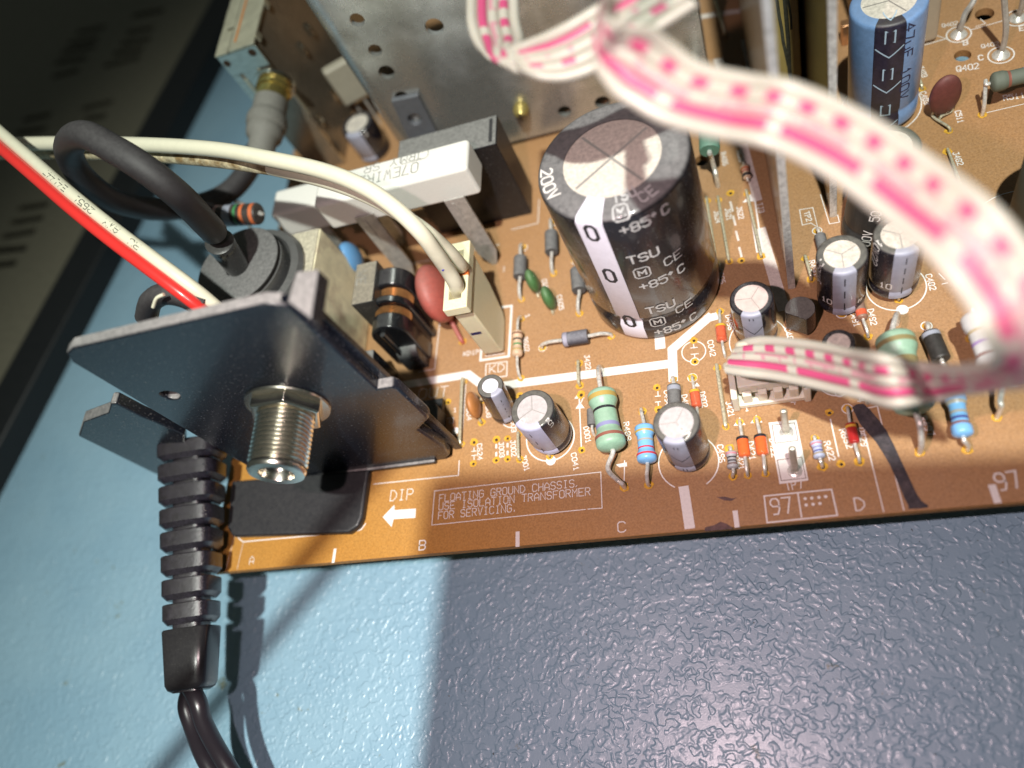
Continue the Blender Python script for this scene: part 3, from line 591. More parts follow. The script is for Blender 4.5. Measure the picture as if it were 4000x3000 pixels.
gold = colr('gold', (0.42,0.30,0.08)); dgold = colr('dull_gold', (0.24,0.20,0.09)); bk = colr('black', (0.02,0.02,0.025)); brn = colr('brown', (0.16,0.06,0.035)); red_ = colr('red', (0.50,0.035,0.05)); grn = colr('green', (0.05,0.22,0.08)); vio = colr('violet', (0.24,0.24,0.42)); org = colr('orange', (0.55,0.14,0.05)); yel = colr('yellow', (0.65,0.38,0.04)); blu = colr('blue', (0.06,0.07,0.28)); slvr = colr('silver', (0.35,0.34,0.30)); pch = colr('pink', (0.5,0.2,0.25)); gryb = colr('grey', (0.3,0.32,0.38)); redbr = colr('red_brown', (0.24,0.09,0.065))
diode_m = mat('dusty_diode_body', (0.035,0.036,0.040), 0.6, dust=1.0, dcol=(0.20,0.20,0.195), bump=0.06, bscale=2200, droof=-0.6)
green_r = mat('green_resistor_lacquer', (0.26,0.43,0.31), 0.38, noise=0.10, nscale=1500, dust=0.25, dcol=(0.3,0.32,0.27), droof=0.7)
blue_r = mat('blue_resistor_lacquer', (0.19,0.43,0.75), 0.25, noise=0.05, coat=0.3); beige_r = mat('beige_resistor_lacquer', (0.56,0.40,0.27), 0.35, noise=0.06, coat=0.2)
glass_red = mat('red_glass_diode', (0.60,0.11,0.05), 0.12, coat=0.6, noise=0.25, nscale=1600); glass_or = mat('orange_glass_diode', (0.72,0.13,0.035), 0.12, coat=0.6, noise=0.12); glass_dk = mat('dark_red_glass_diode', (0.36,0.02,0.02), 0.12, coat=0.6); dusty_glass = mat('dusty_glass_diode', (0.25,0.12,0.08), 0.3, coat=0.2, noise=0.4, dust=0.6, dcol=(0.2,0.19,0.16), droof=0)
grey_r = mat('grey_resistor_lacquer', (0.34,0.33,0.35), 0.45, noise=0.15); white_r = mat('white_resistor_lacquer', (0.60,0.60,0.60), 0.4, noise=0.06); olive_r = mat('dull_olive_lacquer', (0.10,0.12,0.09), 0.6, dust=0.6, dcol=(0.16,0.17,0.14), droof=-0.3)
GD = 'dusty grey rectifier diodes'
axial('diode', 'dusty grey diode left of the two green drop capacitors', 'diode', (2043,965), (2038,1170), (2032,1044), 2.2, 5.0, 1.42, diode_m, shape='cyl', group=GD, lead=.36)
axial('diode', 'dusty grey diode farthest up beside the large capacitor', 'diode', (2158,867), (2163,1069), (2154,947), 2.2, 5.2, 1.42, diode_m, shape='cyl', group=GD, lead=.36)
axial('diode', 'dusty grey diode touching the left side of the large capacitor', 'diode', (2244,1017), (2264,1225), (2258,1094), 2.2, 5.2, 1.45, diode_m, shape='cyl', group=GD, lead=.36)
axial('diode', 'dark diode lying crosswise below the large capacitor', 'diode', (2389,1315), (2120,1358), (2249,1320), 1.9, 5.0, 1.42, mat('dark_diode_body', (0.03,0.03,0.045), 0.4, dust=0.9, dcol=(0.24,0.24,0.27), droof=0.1), [(-.92,-.6, mat('band_silver_dusty', (0.30,0.29,0.36), 0.6, noise=0.2))], 'cyl', group=GD, lead=.36)
axial('diode', 'dusty grey diode just behind the arrow striped capacitor', 'diode', (2632,1483), (2640,1640), (2634,1552), 1.8, 4.6, 1.2, diode_m, [(.5,.85,gryb)], 'cyl', group=GD, lead=.36)
axial('diode', 'black diode with pale band and white writing above the grey banded resistor end', 'diode', (3619,1274), (3690,1440), (3655,1352), 2.0, 5.2, 1.42, mat('black_diode_body', (0.03,0.028,0.026), 0.5, noise=0.4), [(.62,.9, gryb)], 'cyl', lead=.36)
axial('diode', 'dusty grey diode half hidden behind the fuzzy capacitor', 'diode', (3192,902), (3230,1050), (3210,950), 1.6, 3.6, 1.0, diode_m, shape='cyl', lead=.3)
axial('resistor', 'beige resistor with black and green bands, beside the cream plug', 'resistor', (2038,1247), (2036,1478), (2021,1342), 2.2, 5.9, 1.08, beige_r, [(.62,.74,brn),(.2,.32,bk),(-.2,-.08,grn),(-.62,-.54,gold)], lead=.28)
axial('resistor', 'largest green resistor in front, with black, violet and brown bands and bent lead', 'resistor', (2352,1452), (2440,1905), (2369,1638), 4.6, 12.0, 2.62, green_r, [(.60,.75,gold),(.23,.31,bk),(-.33,-.21,vio),(-.68,-.58,redbr)], lead=.42, leadm=tin, bent=[(2374,1832,3.6),(2415,1878,1.5)], group='large green power resistors')
axial('resistor', 'green resistor with brown bands crossed by the pink ribbon', 'resistor', (3502,1268), (3592,1768), (3532,1452), 7.0, 14.0, 2.95, green_r, [(.60,.72,dgold),(.06,.26,dgold),(-.74,-.6,redbr)], lead=.45, axis=(-0.03,1,0.0), group='large green power resistors')
axial('resistor', 'sky blue resistor between green resistor and arrow striped capacitor', 'resistor', (2510,1608), (2535,1895), (2522,1733), 2.6, 7.2, 1.72, blue_r, [(.52,.62,gold),(.06,.16,slvr),(-.32,-.24,red_),(-.68,-.58,red_)], lead=.34, group='sky blue resistors')
axial('resistor', 'sky blue resistor with violet band, right of the larger green resistor under the ribbon', 'resistor', (3718,1480), (3778,1758), (3745,1620), 3.0, 7.4, 1.5, blue_r, [(.42,.55,slvr),(.0,.12,slvr),(-.26,-.15,blu),(-.5,-.38,redbr)], lead=.34, group='sky blue resistors')
axial('resistor', 'pale grey resistor with violet band, behind the ribbon at right', 'resistor', (3775,1300), (3893,1632), (3842,1340), 9.0, 10.5, 2.0, white_r, [(.3,.38,gold),(-.1,-.02,colr('bright_violet',(0.30,0.16,0.48))),(-.5,-.42,redbr)], lead=.38, bent=[(3925,1465,8),(3908,1560,5)])
axial('resistor', 'small grey banded resistor left of the two orange glass diodes', 'resistor', (2850,1753), (2863,1862), (2859,1797), 1.3, 3.1, .92, grey_r, [(.55,.72,pch),(.15,.3,bk),(-.25,-.1,bk),(-.62,-.5,brn)], lead=.28, group='small resistors')
axial('resistor', 'small pale blue banded resistor right of the TP7 pins', 'resistor', (3183,1712), (3212,1823), (3194,1756), 1.3, 3.1, .92, mat('pale_blue_lacquer', (0.42,0.47,0.62), .4), [(.5,.66,pch),(.1,.25,vio),(-.3,-.15,blu),(-.62,-.5,gold)], lead=.28, group='small resistors')
axial('resistor', 'small pinkish resistor beside the R628 marking', 'resistor', (2906,640), (2922,700), (2913,672), 1.2, 3.2, .9, beige_r, [(.3,.5,org),(-.1,.05,red_),(-.9,-.5,bk)], lead=.28, group='small resistors')
axial('resistor', 'olive grey resistor with red band at the top right edge', 'resistor', (4090,250), (3836,450), (3985,298), 6.0, 9.5, 1.75, olive_r, [(-.45,-.35,redbr),(.1,.25,vio)], lead=.35, axis=(1,0.0,0.0), bent=[(3850,318,6.0)])
gd = 'red glass diodes'
axial('glass_diode', 'red glass diode with yellow band beside the C042 ring', 'diode', (2813,1217), (2833,1395), (2817,1300), 1.3, 3.5, .95, glass_red, [(.62,.85,yel)], 'glass', gd, .26)
axial('glass_diode', 'red glass diode with yellow band just above the arrow striped capacitor', 'diode', (2705,1476), (2730,1640), (2717,1557), 1.3, 3.4, .92, glass_red, [(.62,.9,yel)], 'glass', gd, .26)
axial('glass_diode', 'orange glass diode with black band, left one of the pair', 'diode', (2890,1649), (2921,1857), (2904,1745), 1.3, 3.7, .98, glass_or, [(.62,.97,bk)], 'glass', gd, .28)
axial('glass_diode', 'orange glass diode with black band and ring marks, nearest the TP7 pins', 'diode', (2956,1640), (2990,1851), (2974,1737), 1.3, 3.7, .98, glass_or, [(.62,.97,bk)], 'glass', gd, .28)
axial('glass_diode', 'dark red glass diode with yellow band beside the marker stroke', 'diode', (3310,1597), (3357,1805), (3330,1693), 1.3, 3.6, .85, glass_dk, [(.5,.72,yel)], 'glass', gd, .26)
axial('glass_diode', 'dusty red glass diode at the foot of the fuzzy capacitor', 'diode', (3345,1150), (3390,1315), (3362,1212), 1.3, 3.6, .9, dusty_glass, [(-.7,-.1,glass_red)], 'glass', gd, .26)
axial('glass_diode', 'small dark diode left of the first jumper behind the large green resistor', 'diode', (2318,1560), (2322,1700), (2312,1631), 1.3, 3.2, .9, diode_m, (), 'cyl', None, .26)
# resistor with its end cap facing the viewer, above the round board opening
axial('resistor', 'green resistor seen end-on above the black round opening', 'resistor', (2700,250), (2805,728), (2770,515), 9.0, 9.0, 2.0, mat('sea_green_lacquer', (0.13,0.30,0.22), 0.4, dust=0.6, dcol=(0.2,0.22,0.19), droof=0.2), (), 'cyl', None, .48, tin, axis=(0.1,1,0.12), bent=[(2775,600,7.5),(2792,665,3.0)])
axial('resistor', 'large dark resistor with orange and green bands beside the black plug', 'resistor', (1100,1010), (760,900), (930,840), 27, 10.2, 2.25, mat('dark_banded_body', (0.045,0.035,0.03), 0.5, noise=0.5), [(.75,.92,org),(.3,.45,org),(.02,.14,grn),(-.5,-.15,gryb),(-1.0,-.82,mat('pink_end',(0.5,0.3,0.28),.5))], 'cyl', None, .35, axis=(1.0,-0.12,-0.10), bent=[(850,880,25),(860,920,20)])
# small dark diode text
# ---- drop and disc capacitors
def lentil(name, label, c, zc, half, nrm, mtl, hole_a, hole_b, group=None, r=.26, lm=None):
    C_ = P(c[0], c[1], zc); n_ = V(nrm).normalized(); up = V((0,0,1)); sd = up.cross(n_).normalized(); up = n_.cross(sd)
    t = thing(name, label, 'capacitor', (C_.x, C_.y, 0), group)
    q = MB(); q.ell(C_, sd*half[0], n_*half[1], up*half[2], 32); q.build('body', mtl, t, angle=80)
    for h_, s_ in ((hole_a,1),(hole_b,-1)):
        p = P(*h_); q = MB(); q.tube([C_+sd*s_*half[0]*0.45-up*half[2]*0.6, C_+sd*s_*half[0]*0.6-up*half[2]*1.0, (p.x,p.y,0.9), (p.x,p.y,-1)], r, 8, sub=5); q.build('lead', mtl if lm else tin_d, t)
grn_l = mat('green_dip_coating', (0.065,0.16,0.055), 0.45, dust=0.5, dcol=(0.16,0.22,0.13), noise=0.15, droof=0.4, bump=0.02)
lentil('drop_capacitor', 'green drop shaped capacitor, upper one of the touching pair', (2080,1098), 3.0, (2.2,1.25,3.1), (1,0.25,0), grn_l, (2105,1160), (2120,1150), 'green drop capacitors')
lentil('drop_capacitor', 'green drop shaped capacitor, lower one of the touching pair', (2142,1164), 3.0, (2.2,1.25,3.1), (1,0.25,0), grn_l, (2162,1225), (2170,1200), 'green drop capacitors')
lentil('disc_capacitor', 'brown orange disc capacitor beside the smallest capacitor', (1850,1582), 2.9, (2.6,1.15,2.9), (1,0.1,0), mat('orange_brown_dip', (0.42,0.17,0.05), 0.45, dust=0.2, noise=0.15, dcol=(.3,.22,.15)), (1885,1565), (1882,1650))
lentil('disc_capacitor', 'large dusty red disc capacitor leaning against the cream plug', (1702,1148), 8.5, (6.3,3.1,6.3), (1,0.15,0.1), mat('dusty_red_dip', (0.40,0.085,0.065), 0.38, dust=0.65, dcol=(0.26,0.15,0.13), noise=0.15, droof=0.1), (1770,1240), (1808,1335), r=.5, lm='red')
lentil('disc_capacitor', 'reddish brown drop capacitor standing beside the blue capacitor', (3692,372), 5.2, (2.75,1.5,4.6), (0.1,-1,0.0), mat('maroon_dip', (0.12,0.035,0.030), 0.5, dust=0.6, dcol=(0.20,0.085,0.075), noise=0.2, droof=0.3), (3672,470), (3706,512))
# ---- wire jumpers
def jump(label, a, b, h_=1.0, r=.26, mm=None):
    pa, pb = P(*a), P(*b); d = (pb-pa).normalized(); q = MB()
    q.tube([pa+V((0,0,-1)), pa+V((0,0,h_*0.6)), pa+d*0.45+V((0,0,h_)), (pa+pb)/2+V((0,0,h_*1.05)), pb-d*0.45+V((0,0,h_)), pb+V((0,0,h_*0.6)), pb+V((0,0,-1))], r, 10, sub=5)
    o = q.build('jumper_wire', mm or tin_d, None, loc=((pa.x+pb.x)/2,(pa.y+pb.y)/2,0)); tag(o, label, 'jumper wire', 'bare wire jumpers')
jump('thick long jumper wire left of the brown disc capacitor', (1815,1492), (1805,1735), 1.2, .34)
jump('short jumper wire left of the striped capacitor in its ring', (2030,1696), (2032,1795), 1.0, .3)
jump('jumper wire crossing the white band above the large green resistor', (2264,1419), (2266,1506), 1.2, .3)
jump('long jumper wire left of the white four-pin connector', (2802,1437), (2836,1667), 1.0, .34)
jump('jumper wire above the J624 marking, nearest the large capacitor', (2762,785), (2800,1033), .9, .28)
jump('jumper wire between the J624 and J621 markings', (2807,782), (2848,1022), .9, .28)
jump('jumper wire lying along the white arrow', (2917,757), (2973,1002), .9, .28)
jump('short jumper wire beside the R490 marking', (3145,1010), (3168,1092), 1.1, .3)
jump('thin jumper wire beside the J482 marking', (3700,593), (3752,740), .8, .24)
jump('short bright jumper wire beside the J483 marking', (3578,290), (3600,347), .8, .28)
jump('jumper wire in the brown strip at the top, between the sheets', (2795,20), (2833,142), 1.2, .4)
jump('thin dark jumper under the lower ribbon', (3378,1490), (3388,1575), 1.2, .3)
# ================================================================== metal sheets, boxes, blocks
Y1 = 96.0
hs = thing('heatsink_sheet', 'large scuffed grey sheet metal heatsink with round holes and folded left edge', 'heatsink', (-20, Y1, 0))
def xz(px, py): p = PY(px, py, Y1); return (p.x, p.z)
holes = [circ2(*xz(1395,78),1.5), circ2(*xz(1465,197),1.45), circ2(*xz(1510,283),1.75), circ2(*xz(1697,105),1.9), circ2(*xz(2205,435),1.5), circ2(*xz(2353,400),1.7), circ2(*xz(1570,380),1.6)]
plate_holes([(-55,2.0),(13.2,1.0),(13.6,95),(-55,95)], holes, lambda u,v,w_: (u, Y1+1.2-w_, v), 1.2).build('face', sheet, hs)
q = MB(); n = 8; vs = []
for i in range(n+1):
    a = -math.pi/2 - i/n*math.pi/2; vs += [(-55+4.5*math.cos(a), Y1+4.5+4.5*math.sin(a), 2.0), (-55+4.5*math.cos(a), Y1+4.5+4.5*math.sin(a), 95)]
vs += [(-59.5, 150, 2.0), (-59.5, 150, 95)]; q.add(vs, [(2*i,2*i+2,2*i+3,2*i+1) for i in range(n+1)]); q.build('folded_edge', sheet, hs, fix=False, angle=50)
q = MB(); q.add([(13.4,Y1+.5,1),(13.4,150,1),(13.4,150,95),(13.4,Y1+.5,95)], [(0,1,2,3)]); q.build('side_fold', sheet, hs, fix=False)
yel_scr = mat('brass_screw', (0.45,0.36,0.12), 0.35, 0.6, noise=0.3)
s_c = PY(2035, 430, Y1-1); t = thing('screw', 'brassy cross head screw in the lower part of the heatsink sheet', 'screw', (s_c.x, Y1, 0))
q = MB(); q.lathe([(1.6,0),(1.8,.8),(1.6,2.0),(0.9,3.0),(0,3.2)], (s_c.x, Y1, s_c.z), (0,-1,0)); q.build('head', yel_scr, t)
q = MB(); q.obox((s_c.x,Y1-3.2,s_c.z),(1.1,0,0),(0,.12,0),(0,0,.2)); q.obox((s_c.x,Y1-3.25,s_c.z),(.2,0,0),(0,.12,0),(0,0,1.1)); q.build('cross_slot', hole_m, t)
# transistor tab clamped on the sheet and the black block in front of it
tr = thing('power_transistor', 'grey metal tabbed transistor clamped flat on the heatsink sheet', 'transistor', (-50, Y1, 0))
def pz(px, py, y=Y1-1.6): p = PY(px, py, y); return (p.x, p.z)
tabm = mat('grey_tab', (0.17,0.18,0.20), 0.42, 0.4, noise=0.1)
th_ = circ2(*pz(1620,470),1.55)
plate_holes([pz(1527,400), pz(1632,378), pz(1705,520), pz(1600,560)], [th_], lambda u,v,w_: (u, Y1-0.02-w_, v), 1.3).build('tab', tabm, tr, bevel=.15)
q = MB(); a_, b2, c2_, d2 = pz(1600,560), pz(1705,520), pz(1740,590), pz(1640,640); q.prism([a_,b2,c2_,d2], Y1-4.5, Y1-0.1, 'y'); q.build('body', blk, tr, bevel=.3)
bb = thing('relay_block', 'black rectangular block with dusty grey top behind the white cement resistor', 'relay', (-39, 78, 0))
q = MB(); q.box((-50.2,74.5,0),(-28,82.6,22.2)); q.build('case', mat('relay_case', (0.010,0.010,0.012), 0.35, dust=1.0, dcol=(0.27,0.27,0.255), bump=.02, droof=.8), bb, bevel=.35)
q = MB(); q.box((-29.6,75.4,22.23),(-28.9,81.6,22.35)); q.build('top_groove', blk, bb)
# white cement resistors on flat metal legs
cem = mat('white_cement', (0.74,0.73,0.68), 0.45, noise=0.03, nscale=1800, bump=0.02, bscale=2500); grp = mat('grey_stamp', (0.22,0.22,0.20), 0.7, noise=0.5)
strap = mat('grey_metal_leg', (0.44,0.43,0.40), 0.32, 0.35, noise=0.25)
cr = thing('cement_resistor', 'front white cement resistor stamped with grey letters, raised on flat legs', 'resistor', (-48, 68, 0), 'white cement resistors')
q = MB(); q.box((-65.2,64.6,19.6),(-31.6,72.4,27.4)); q.build('body', cem, cr, bevel=.9, seg=3)
q = MB()
def st(u, v, k=0.0): return (u, v, 27.44+k)
text(q, '07EWIR2', (-42.0,69.3), (-1,0), (0,-1), 2.5, 1.95, 0.2, st); text(q, 'Y SR', (-46.8,72.0), (-1,0), (0,-1), 2.0, 1.95, 0.17, st); text(q, 'JRM', (-41.2,72.0), (-1,0), (0,-1), 1.9, 1.7, 0.17, st)
strip(q, [(-40.6,72.1),(-40.0,71.6),(-40.0,70.4),(-40.6,69.8),(-45.6,69.8),(-46.1,70.4),(-46.1,71.6),(-45.6,72.1),(-40.6,72.1)], .13, st, .012, closed=True)
q.build('stamp', grp, cr, fix=False)
for xl, xr, yb in ((-58.6,-54.4,64.0),(-38.6,-34.4,62.8)):
    q = MB(); q.prism([(xl,22),(xl,4.5),((xl+xr)/2-.5,0),((xl+xr)/2+.5,0),(xr,4.5),(xr,22)], yb, yb+.5, 'y'); q.build('leg', strap, cr)
    q = MB(); q.prism([(xl+1.2,21),(xl+1.2,4),(xl+1.8,4),(xl+1.8,21)], yb-.12, yb+.02, 'y'); q.build('leg_rib', strap, cr)
cr2 = thing('cement_resistor', 'rear plain white cement resistor, partly covered by the stamped one', 'resistor', (-66, 80, 0), 'white cement resistors')
a0_, b0_ = P(1065,755,24), P(1240,690,24); q = MB(); q.box((-82.3,72.7,12.4),(-57,80.2,20.0)); q.build('body', cem, cr2, bevel=.9, seg=3)
for xl in (-77,-62): q = MB(); q.prism([(xl,14),(xl,4),(xl+1.5,0),(xl+2.4,0),(xl+4,4),(xl+4,14)], 74, 74.5, 'y'); q.build('leg', strap, cr2)
# thin aluminium plates seen edge-on
plm = mat('bright_cut_plate', (0.66,0.68,0.67), 0.36, 0.55, noise=0.4, nscale=900, bump=.08, bscale=1200); plf = mat('plate_face', (0.42,0.37,0.32), 0.24, 1.0, noise=0.12)
for nm, lb, x0, y0, z1, fx in (('heatsink_plate','tall thin metal plate seen edge-on, its foot behind the round black transistor',21.5,43.2,90,1.15),('heatsink_plate','thin metal plate seen edge-on, its foot by the TP2 marking',30.9,57.3,90,1.15)):
    t = thing(nm, lb, 'heatsink', (x0, y0, 0), 'edge-on metal plates'); q = MB(); q.box((x0,y0+.35,0.1),(x0+fx-.25,y0+70,z1)); q.build('face', plf, t)
    q = MB(); q.box((x0-.1,y0,0.1),(x0+fx,y0+.34,z1)); q.build('front_edge', plm, t, bevel=.08)
    q = MB(); q.box((x0+.2,y0+.02,-.5),(x0+.9,y0+1.6,.12)); q.build('foot', plm, t)
yb_ = thing('yellow_transformer', 'yellow taped block with black pen strokes between the edge-on metal plates', 'transformer', (27, 84, 0))
ytape = mat('yellow_tape', (0.36,0.27,0.085), 0.35, noise=0.12, nscale=200, col2=(0.26,0.19,0.07), c2scale=70)
q = MB(); q.box((23.2,84,.2),(30.3,125,60)); q.build('body', ytape, yb_, bevel=.4)
q = MB()
def yf(u, v, k=0.0): return (u, 83.93-k, v)
random.seed(3)
for x0_, z0_, x1_, z1_ in ((24.0,55,26.2,34),(26.2,34,27.8,14),(25.6,55,27.8,38),(27.8,38,28.9,22),(25,30,25.6,8),(27.9,30,28.2,6)):
    pl = [(x0_+(x1_-x0_)*i/7+random.uniform(-.12,.12), z0_+(z1_-z0_)*i/7) for i in range(8)]; strip(q, pl, random.uniform(.35,.75), yf, random.uniform(0,.03))
q.build('pen_strokes', mat('pen_ink', (0.045,0.045,0.03), .7, noise=.5), yb_, fix=False)
a_ = P(3662,158); wb = thing('cream_block', 'tall smooth cream plastic block right behind the blue capacitor', 'plastic housing', (a_.x-7, a_.y+8, 0))
q = MB(); q.box((a_.x-14,a_.y-.5,.1),(a_.x,a_.y+18,40)); q.build('housing', mat('cream_plastic', (0.46,0.37,0.28), .5, noise=.04), wb, bevel=1.2, seg=3)
a_ = P(3305,165); cb_ = thing('copper_clip', 'small coppery clip peeking out left of the blue capacitor', 'clip', (a_.x,a_.y,0)); q = MB(); q.box((a_.x-1.0,a_.y-1,0),(a_.x+1.0,a_.y+1,5)); q.build('body', mat('copper_strip', (0.62,0.33,0.17), .3, .8, noise=.3), cb_, bevel=.2)
dk = thing('dark_transformer', 'dark grey green cylinder cut by the right edge, standing in a printed circle', 'inductor', (58,57,0)); a_ = P(4090,900)
q = MB(); q.lathe([(7.2,0.3),(7.6,1),(7.6,17),(7,18),(0,18)], (a_.x+1.5,a_.y,0)); q.build('body', mat('grey_green_body', (0.075,0.08,0.06), .6, dust=.8, dcol=(.11,.115,.09), droof=0), dk)
# collector tabs with their posts, top right
for lb, p0, pts in (('flat metal pin soldered in the ring marked B', (3745,135), [(3760,85,3),(3772,50,4.5),(3800,10,6),(3830,-60,8)]),('flat metal pin soldered in the ring marked C', (3910,215), [(3922,170,2.5),(3930,110,6),(3925,30,10),(3920,-50,14)]),('flat metal pin soldered in the ring marked E', (3975,70), [(3990,30,3),(4000,-20,6)])):
    a_ = P(*p0); q = MB(); q.tube([(a_.x,a_.y,.2)]+[P(*p) for p in pts], .55, 8, sub=4); o = q.build('metal_pin', strap, None, loc=(a_.x,a_.y,0)); tag(o, lb, 'pin', 'pins of the transistor at top right')
# ---- tuner can with coaxial plug
tu = thing('tuner_box', 'tinplate tuner box with bluish lit end and orange pen mark, top left', 'tuner box', (-84, 105.5, 0))
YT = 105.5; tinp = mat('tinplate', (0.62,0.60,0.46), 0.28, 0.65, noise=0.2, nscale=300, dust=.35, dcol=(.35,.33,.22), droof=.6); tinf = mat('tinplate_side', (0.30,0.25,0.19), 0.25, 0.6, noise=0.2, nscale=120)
tbl = mat('blue_lit_tinplate', (0.30,0.42,0.44), 0.4, 0.35, noise=.15)  # bluish light falling on the end face is painted into this colour
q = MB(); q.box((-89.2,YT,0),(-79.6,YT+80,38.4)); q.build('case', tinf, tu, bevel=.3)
q = MB(); q.box((-89.4,YT-.25,33),(-79.4,YT-.02,38.2)); q.box((-86.5,YT-.27,24),(-82.8,YT-.03,32.9)); q.box((-89.4,YT-.26,20),(-87.6,YT-.04,32.9)); q.build('end_plate', tbl, tu)
q = MB(); q.box((-87.3,YT-.6,22.5),(-86.6,YT-.28,31.5)); q.box((-82.6,YT-.6,24.5),(-82.0,YT-.28,33)); q.build('end_rib', tinp, tu, bevel=.1)
q = MB(); q.box((-89.6,YT-.3,38.45),(-86.3,YT+80,38.9)); q.box((-85.9,YT-.3,38.45),(-79.2,YT+80,39.1)); q.build('lid', tinp, tu, bevel=.12)
q = MB(); q.box((-86.32,YT-.2,38.3),(-85.88,YT+80,38.5)); q.build('lid_gap', hole_m, tu)
for k_ in range(7):
    q = MB(); q.box((-89.9,YT+3+9*k_,36.6),(-89.5,YT+7+9*k_,38.7)); q.box((-79.3,YT+2+11*k_,37.2),(-78.95,YT+4+11*k_,39.3)); q.build('lid_clip', tinp, tu, bevel=.1)
q = MB(); q.cyl((-88.2,YT-.35,36.4),(-88.2,YT-.2,36.4),.8); q.cyl((-81.0,YT-.35,37),(-81.0,YT-.2,37),.9); q.build('rivet_hole', hole_m, tu)
q = MB(); q.box((-79.6,YT-.1,.3),(-79.25,YT+.9,38.2)); q.build('corner_fold', nickel, tu, bevel=.12)
q = MB(); q.box((-84.7,YT+2,39.12),(-84.2,YT+40,39.2)); q.build('orange_pen_mark', mat('orange_ink', (0.50,.19,.05), .6), tu)
for i, y_ in enumerate((YT+7,YT+19,YT+31)):
    q = MB(); q.box((-87.6,y_,38.95),(-85.8,y_+.6,39.25)); q.build('lid_tab', nickel, tu, bevel=.08)
for px, py, zz in ((1165,165,16),(1285,345,14),(1192,90,22),(1232,445,4)):
    q = MB(); y_ = YT+ (640-py)*0.03; d_ = ray(px,py); tt = (-79.5-CAM.x)/d_.x; h_ = CAM+d_*tt
    q.tube([h_, h_+V((.5,-.3,-1.2)), h_+V((.3,-.3,-3.5))], .45, 8); q.build('side_hook', nickel, tu)
ends = PY(1062, 400, YT-3); cp_ = thing('coaxial_plug', 'dusty grey coaxial plug with brass collar plugged into the tuner box', 'plug', (ends.x, YT, 0))
dirp = (PY(1035,520,YT-14) - PY(1075,330,YT-.5)); A0 = PY(1075,325,YT-.5); ax_ = dirp.normalized()
q = MB(); q.lathe([(4.6,0),(4.6,1.0),(3.9,1.1)], A0, ax_); q.build('flange', nickel, cp_)
q = MB(); q.lathe([(3.9,1.1),(4.0,2.4),(3.5,2.6),(3.5,5.2)], A0, ax_); q.build('brass_collar', mat('brass', (.60,.48,.16), .22, .9), cp_)
q = MB(); q.lathe([(3.55,5.1),(3.75,5.3),(3.75,9),(4.2,9.6),(4.5,10.8),(4.4,12.2),(3.9,12.8),(4.1,13.6),(3.9,15),(3.0,16.2),(2.8,22)], A0, ax_); q.build('boot', mat('dusty_grey_boot', (.13,.125,.11), .5, dust=.8, dcol=(.24,.235,.21), droof=-.5), cp_)
plug_end = A0 + ax_*21.5
fc = thing('film_capacitor', 'flat cream film capacitor leaning beside the heatsink fold', 'capacitor', (-66,112,0)); C_ = P(1352,318,15)
q = MB(); q.obox(C_, (3.4,1.2,0), (-.6,1.3,0), (0,0,5.5)); q.build('body', mat('cream_film', (.36,.33,.26), .5, noise=.06), fc, bevel=.7, seg=3)
q = MB(); q.tube([C_-V((1.5,0,5)), (C_.x-1.5,C_.y,-.5)], .3, 8); q.build('lead', tin, fc); q = MB(); q.tube([C_+V((1.5,0,-5)), (C_.x+1.5,C_.y,-.5)], .3, 8); q.build('lead', tin, fc)
# ================================================================== antenna module, bracket and F socket
YP = 18.1
am = thing('antenna_module', 'dull yellowish metal box with dusty top behind the black bracket', 'metal box', (-76, 52, 0))
ymet = mat('yellow_passivated_steel', (0.84,0.79,0.55), 0.36, 0.12, noise=.18, nscale=260, col2=(.40,.30,.22), c2scale=85, c2lo=.50, c2hi=.68, bump=.02)
q = MB(); q.box((-87,31,.3),(-66.3,63.4,22.4)); q.build('case', ymet, am, bevel=.25)
q = MB(); q.box((-86.6,31.4,22.42),(-66.5,63.2,22.75)); q.build('lid', mat('dusty_cream_lid', (.44,.41,.31), .85, noise=.35, nscale=1500, bump=.15), am, bevel=.15)
jc = V((-80.2, 53.0, 0)); jm = mat('black_jack', (.012,.013,.014), .14, dust=.35, dcol=(.2,.2,.19), coat=.5, droof=.7)
q = MB(); q.lathe([(12.0,22.76),(12.2,23.6),(11.6,24.6),(10.2,25.0),(9.9,24.2),(9.4,23.8),(9.4,27.0)], jc, n=56); q.build('jack_ring', mat('jack_ring_plastic', (.06,.062,.062), .25, coat=.3, dust=.4, dcol=(.2,.2,.19)), am)
q = MB(); q.lathe([(8.6,23.5),(8.6,27.4),(9.2,27.6),(9.35,28.2),(9.1,28.35),(2.6,28.37),(2.6,27.5)], jc, n=56); q.build('jack_disc', mat('felted_disc', (.02,.02,.021), .6, dust=1.0, dcol=(.20,.20,.195), bump=.08, droof=.8), am)
br_ = thing('connector_bracket', 'black glossy plastic bracket with tall front plate and dusty top edge', 'bracket', (-64, YP, 0))
def pp(px, py, y=YP): p = PY(px, py, y); return (p.x, p.z)
TH = 2.1
outl = [(-43.0,55.0),(-43.9,56.6),(-46,57.4),(-80.3,56.6),(-82.4,55.6),(-83.8,53.2),(-84.6,13.6),(-84.6,6),(-84.0,1.2),(-47.5,.5),(-45.4,.6),(-43.6,2.2),(-42.9,6.5),(-44.1,14.6),(-40.4,18),(-40.2,19.5),(-40.2,29.6),(-41,30.8),(-43.5,30.8)]
holeP = circ2(*pp(665,1545), 1.5, 20, 1.3)
plate_holes(outl, [holeP], lambda u,v,w_: (u, YP+w_, v), TH).build('front_plate', blk_gloss, br_, bevel=.45, seg=3)
q = MB(); q.box((-84,YP-.7,0.4),(-47.0,YP+.1,1.5)); q.build('bottom_lip', blk_gloss, br_, bevel=.35, seg=3)
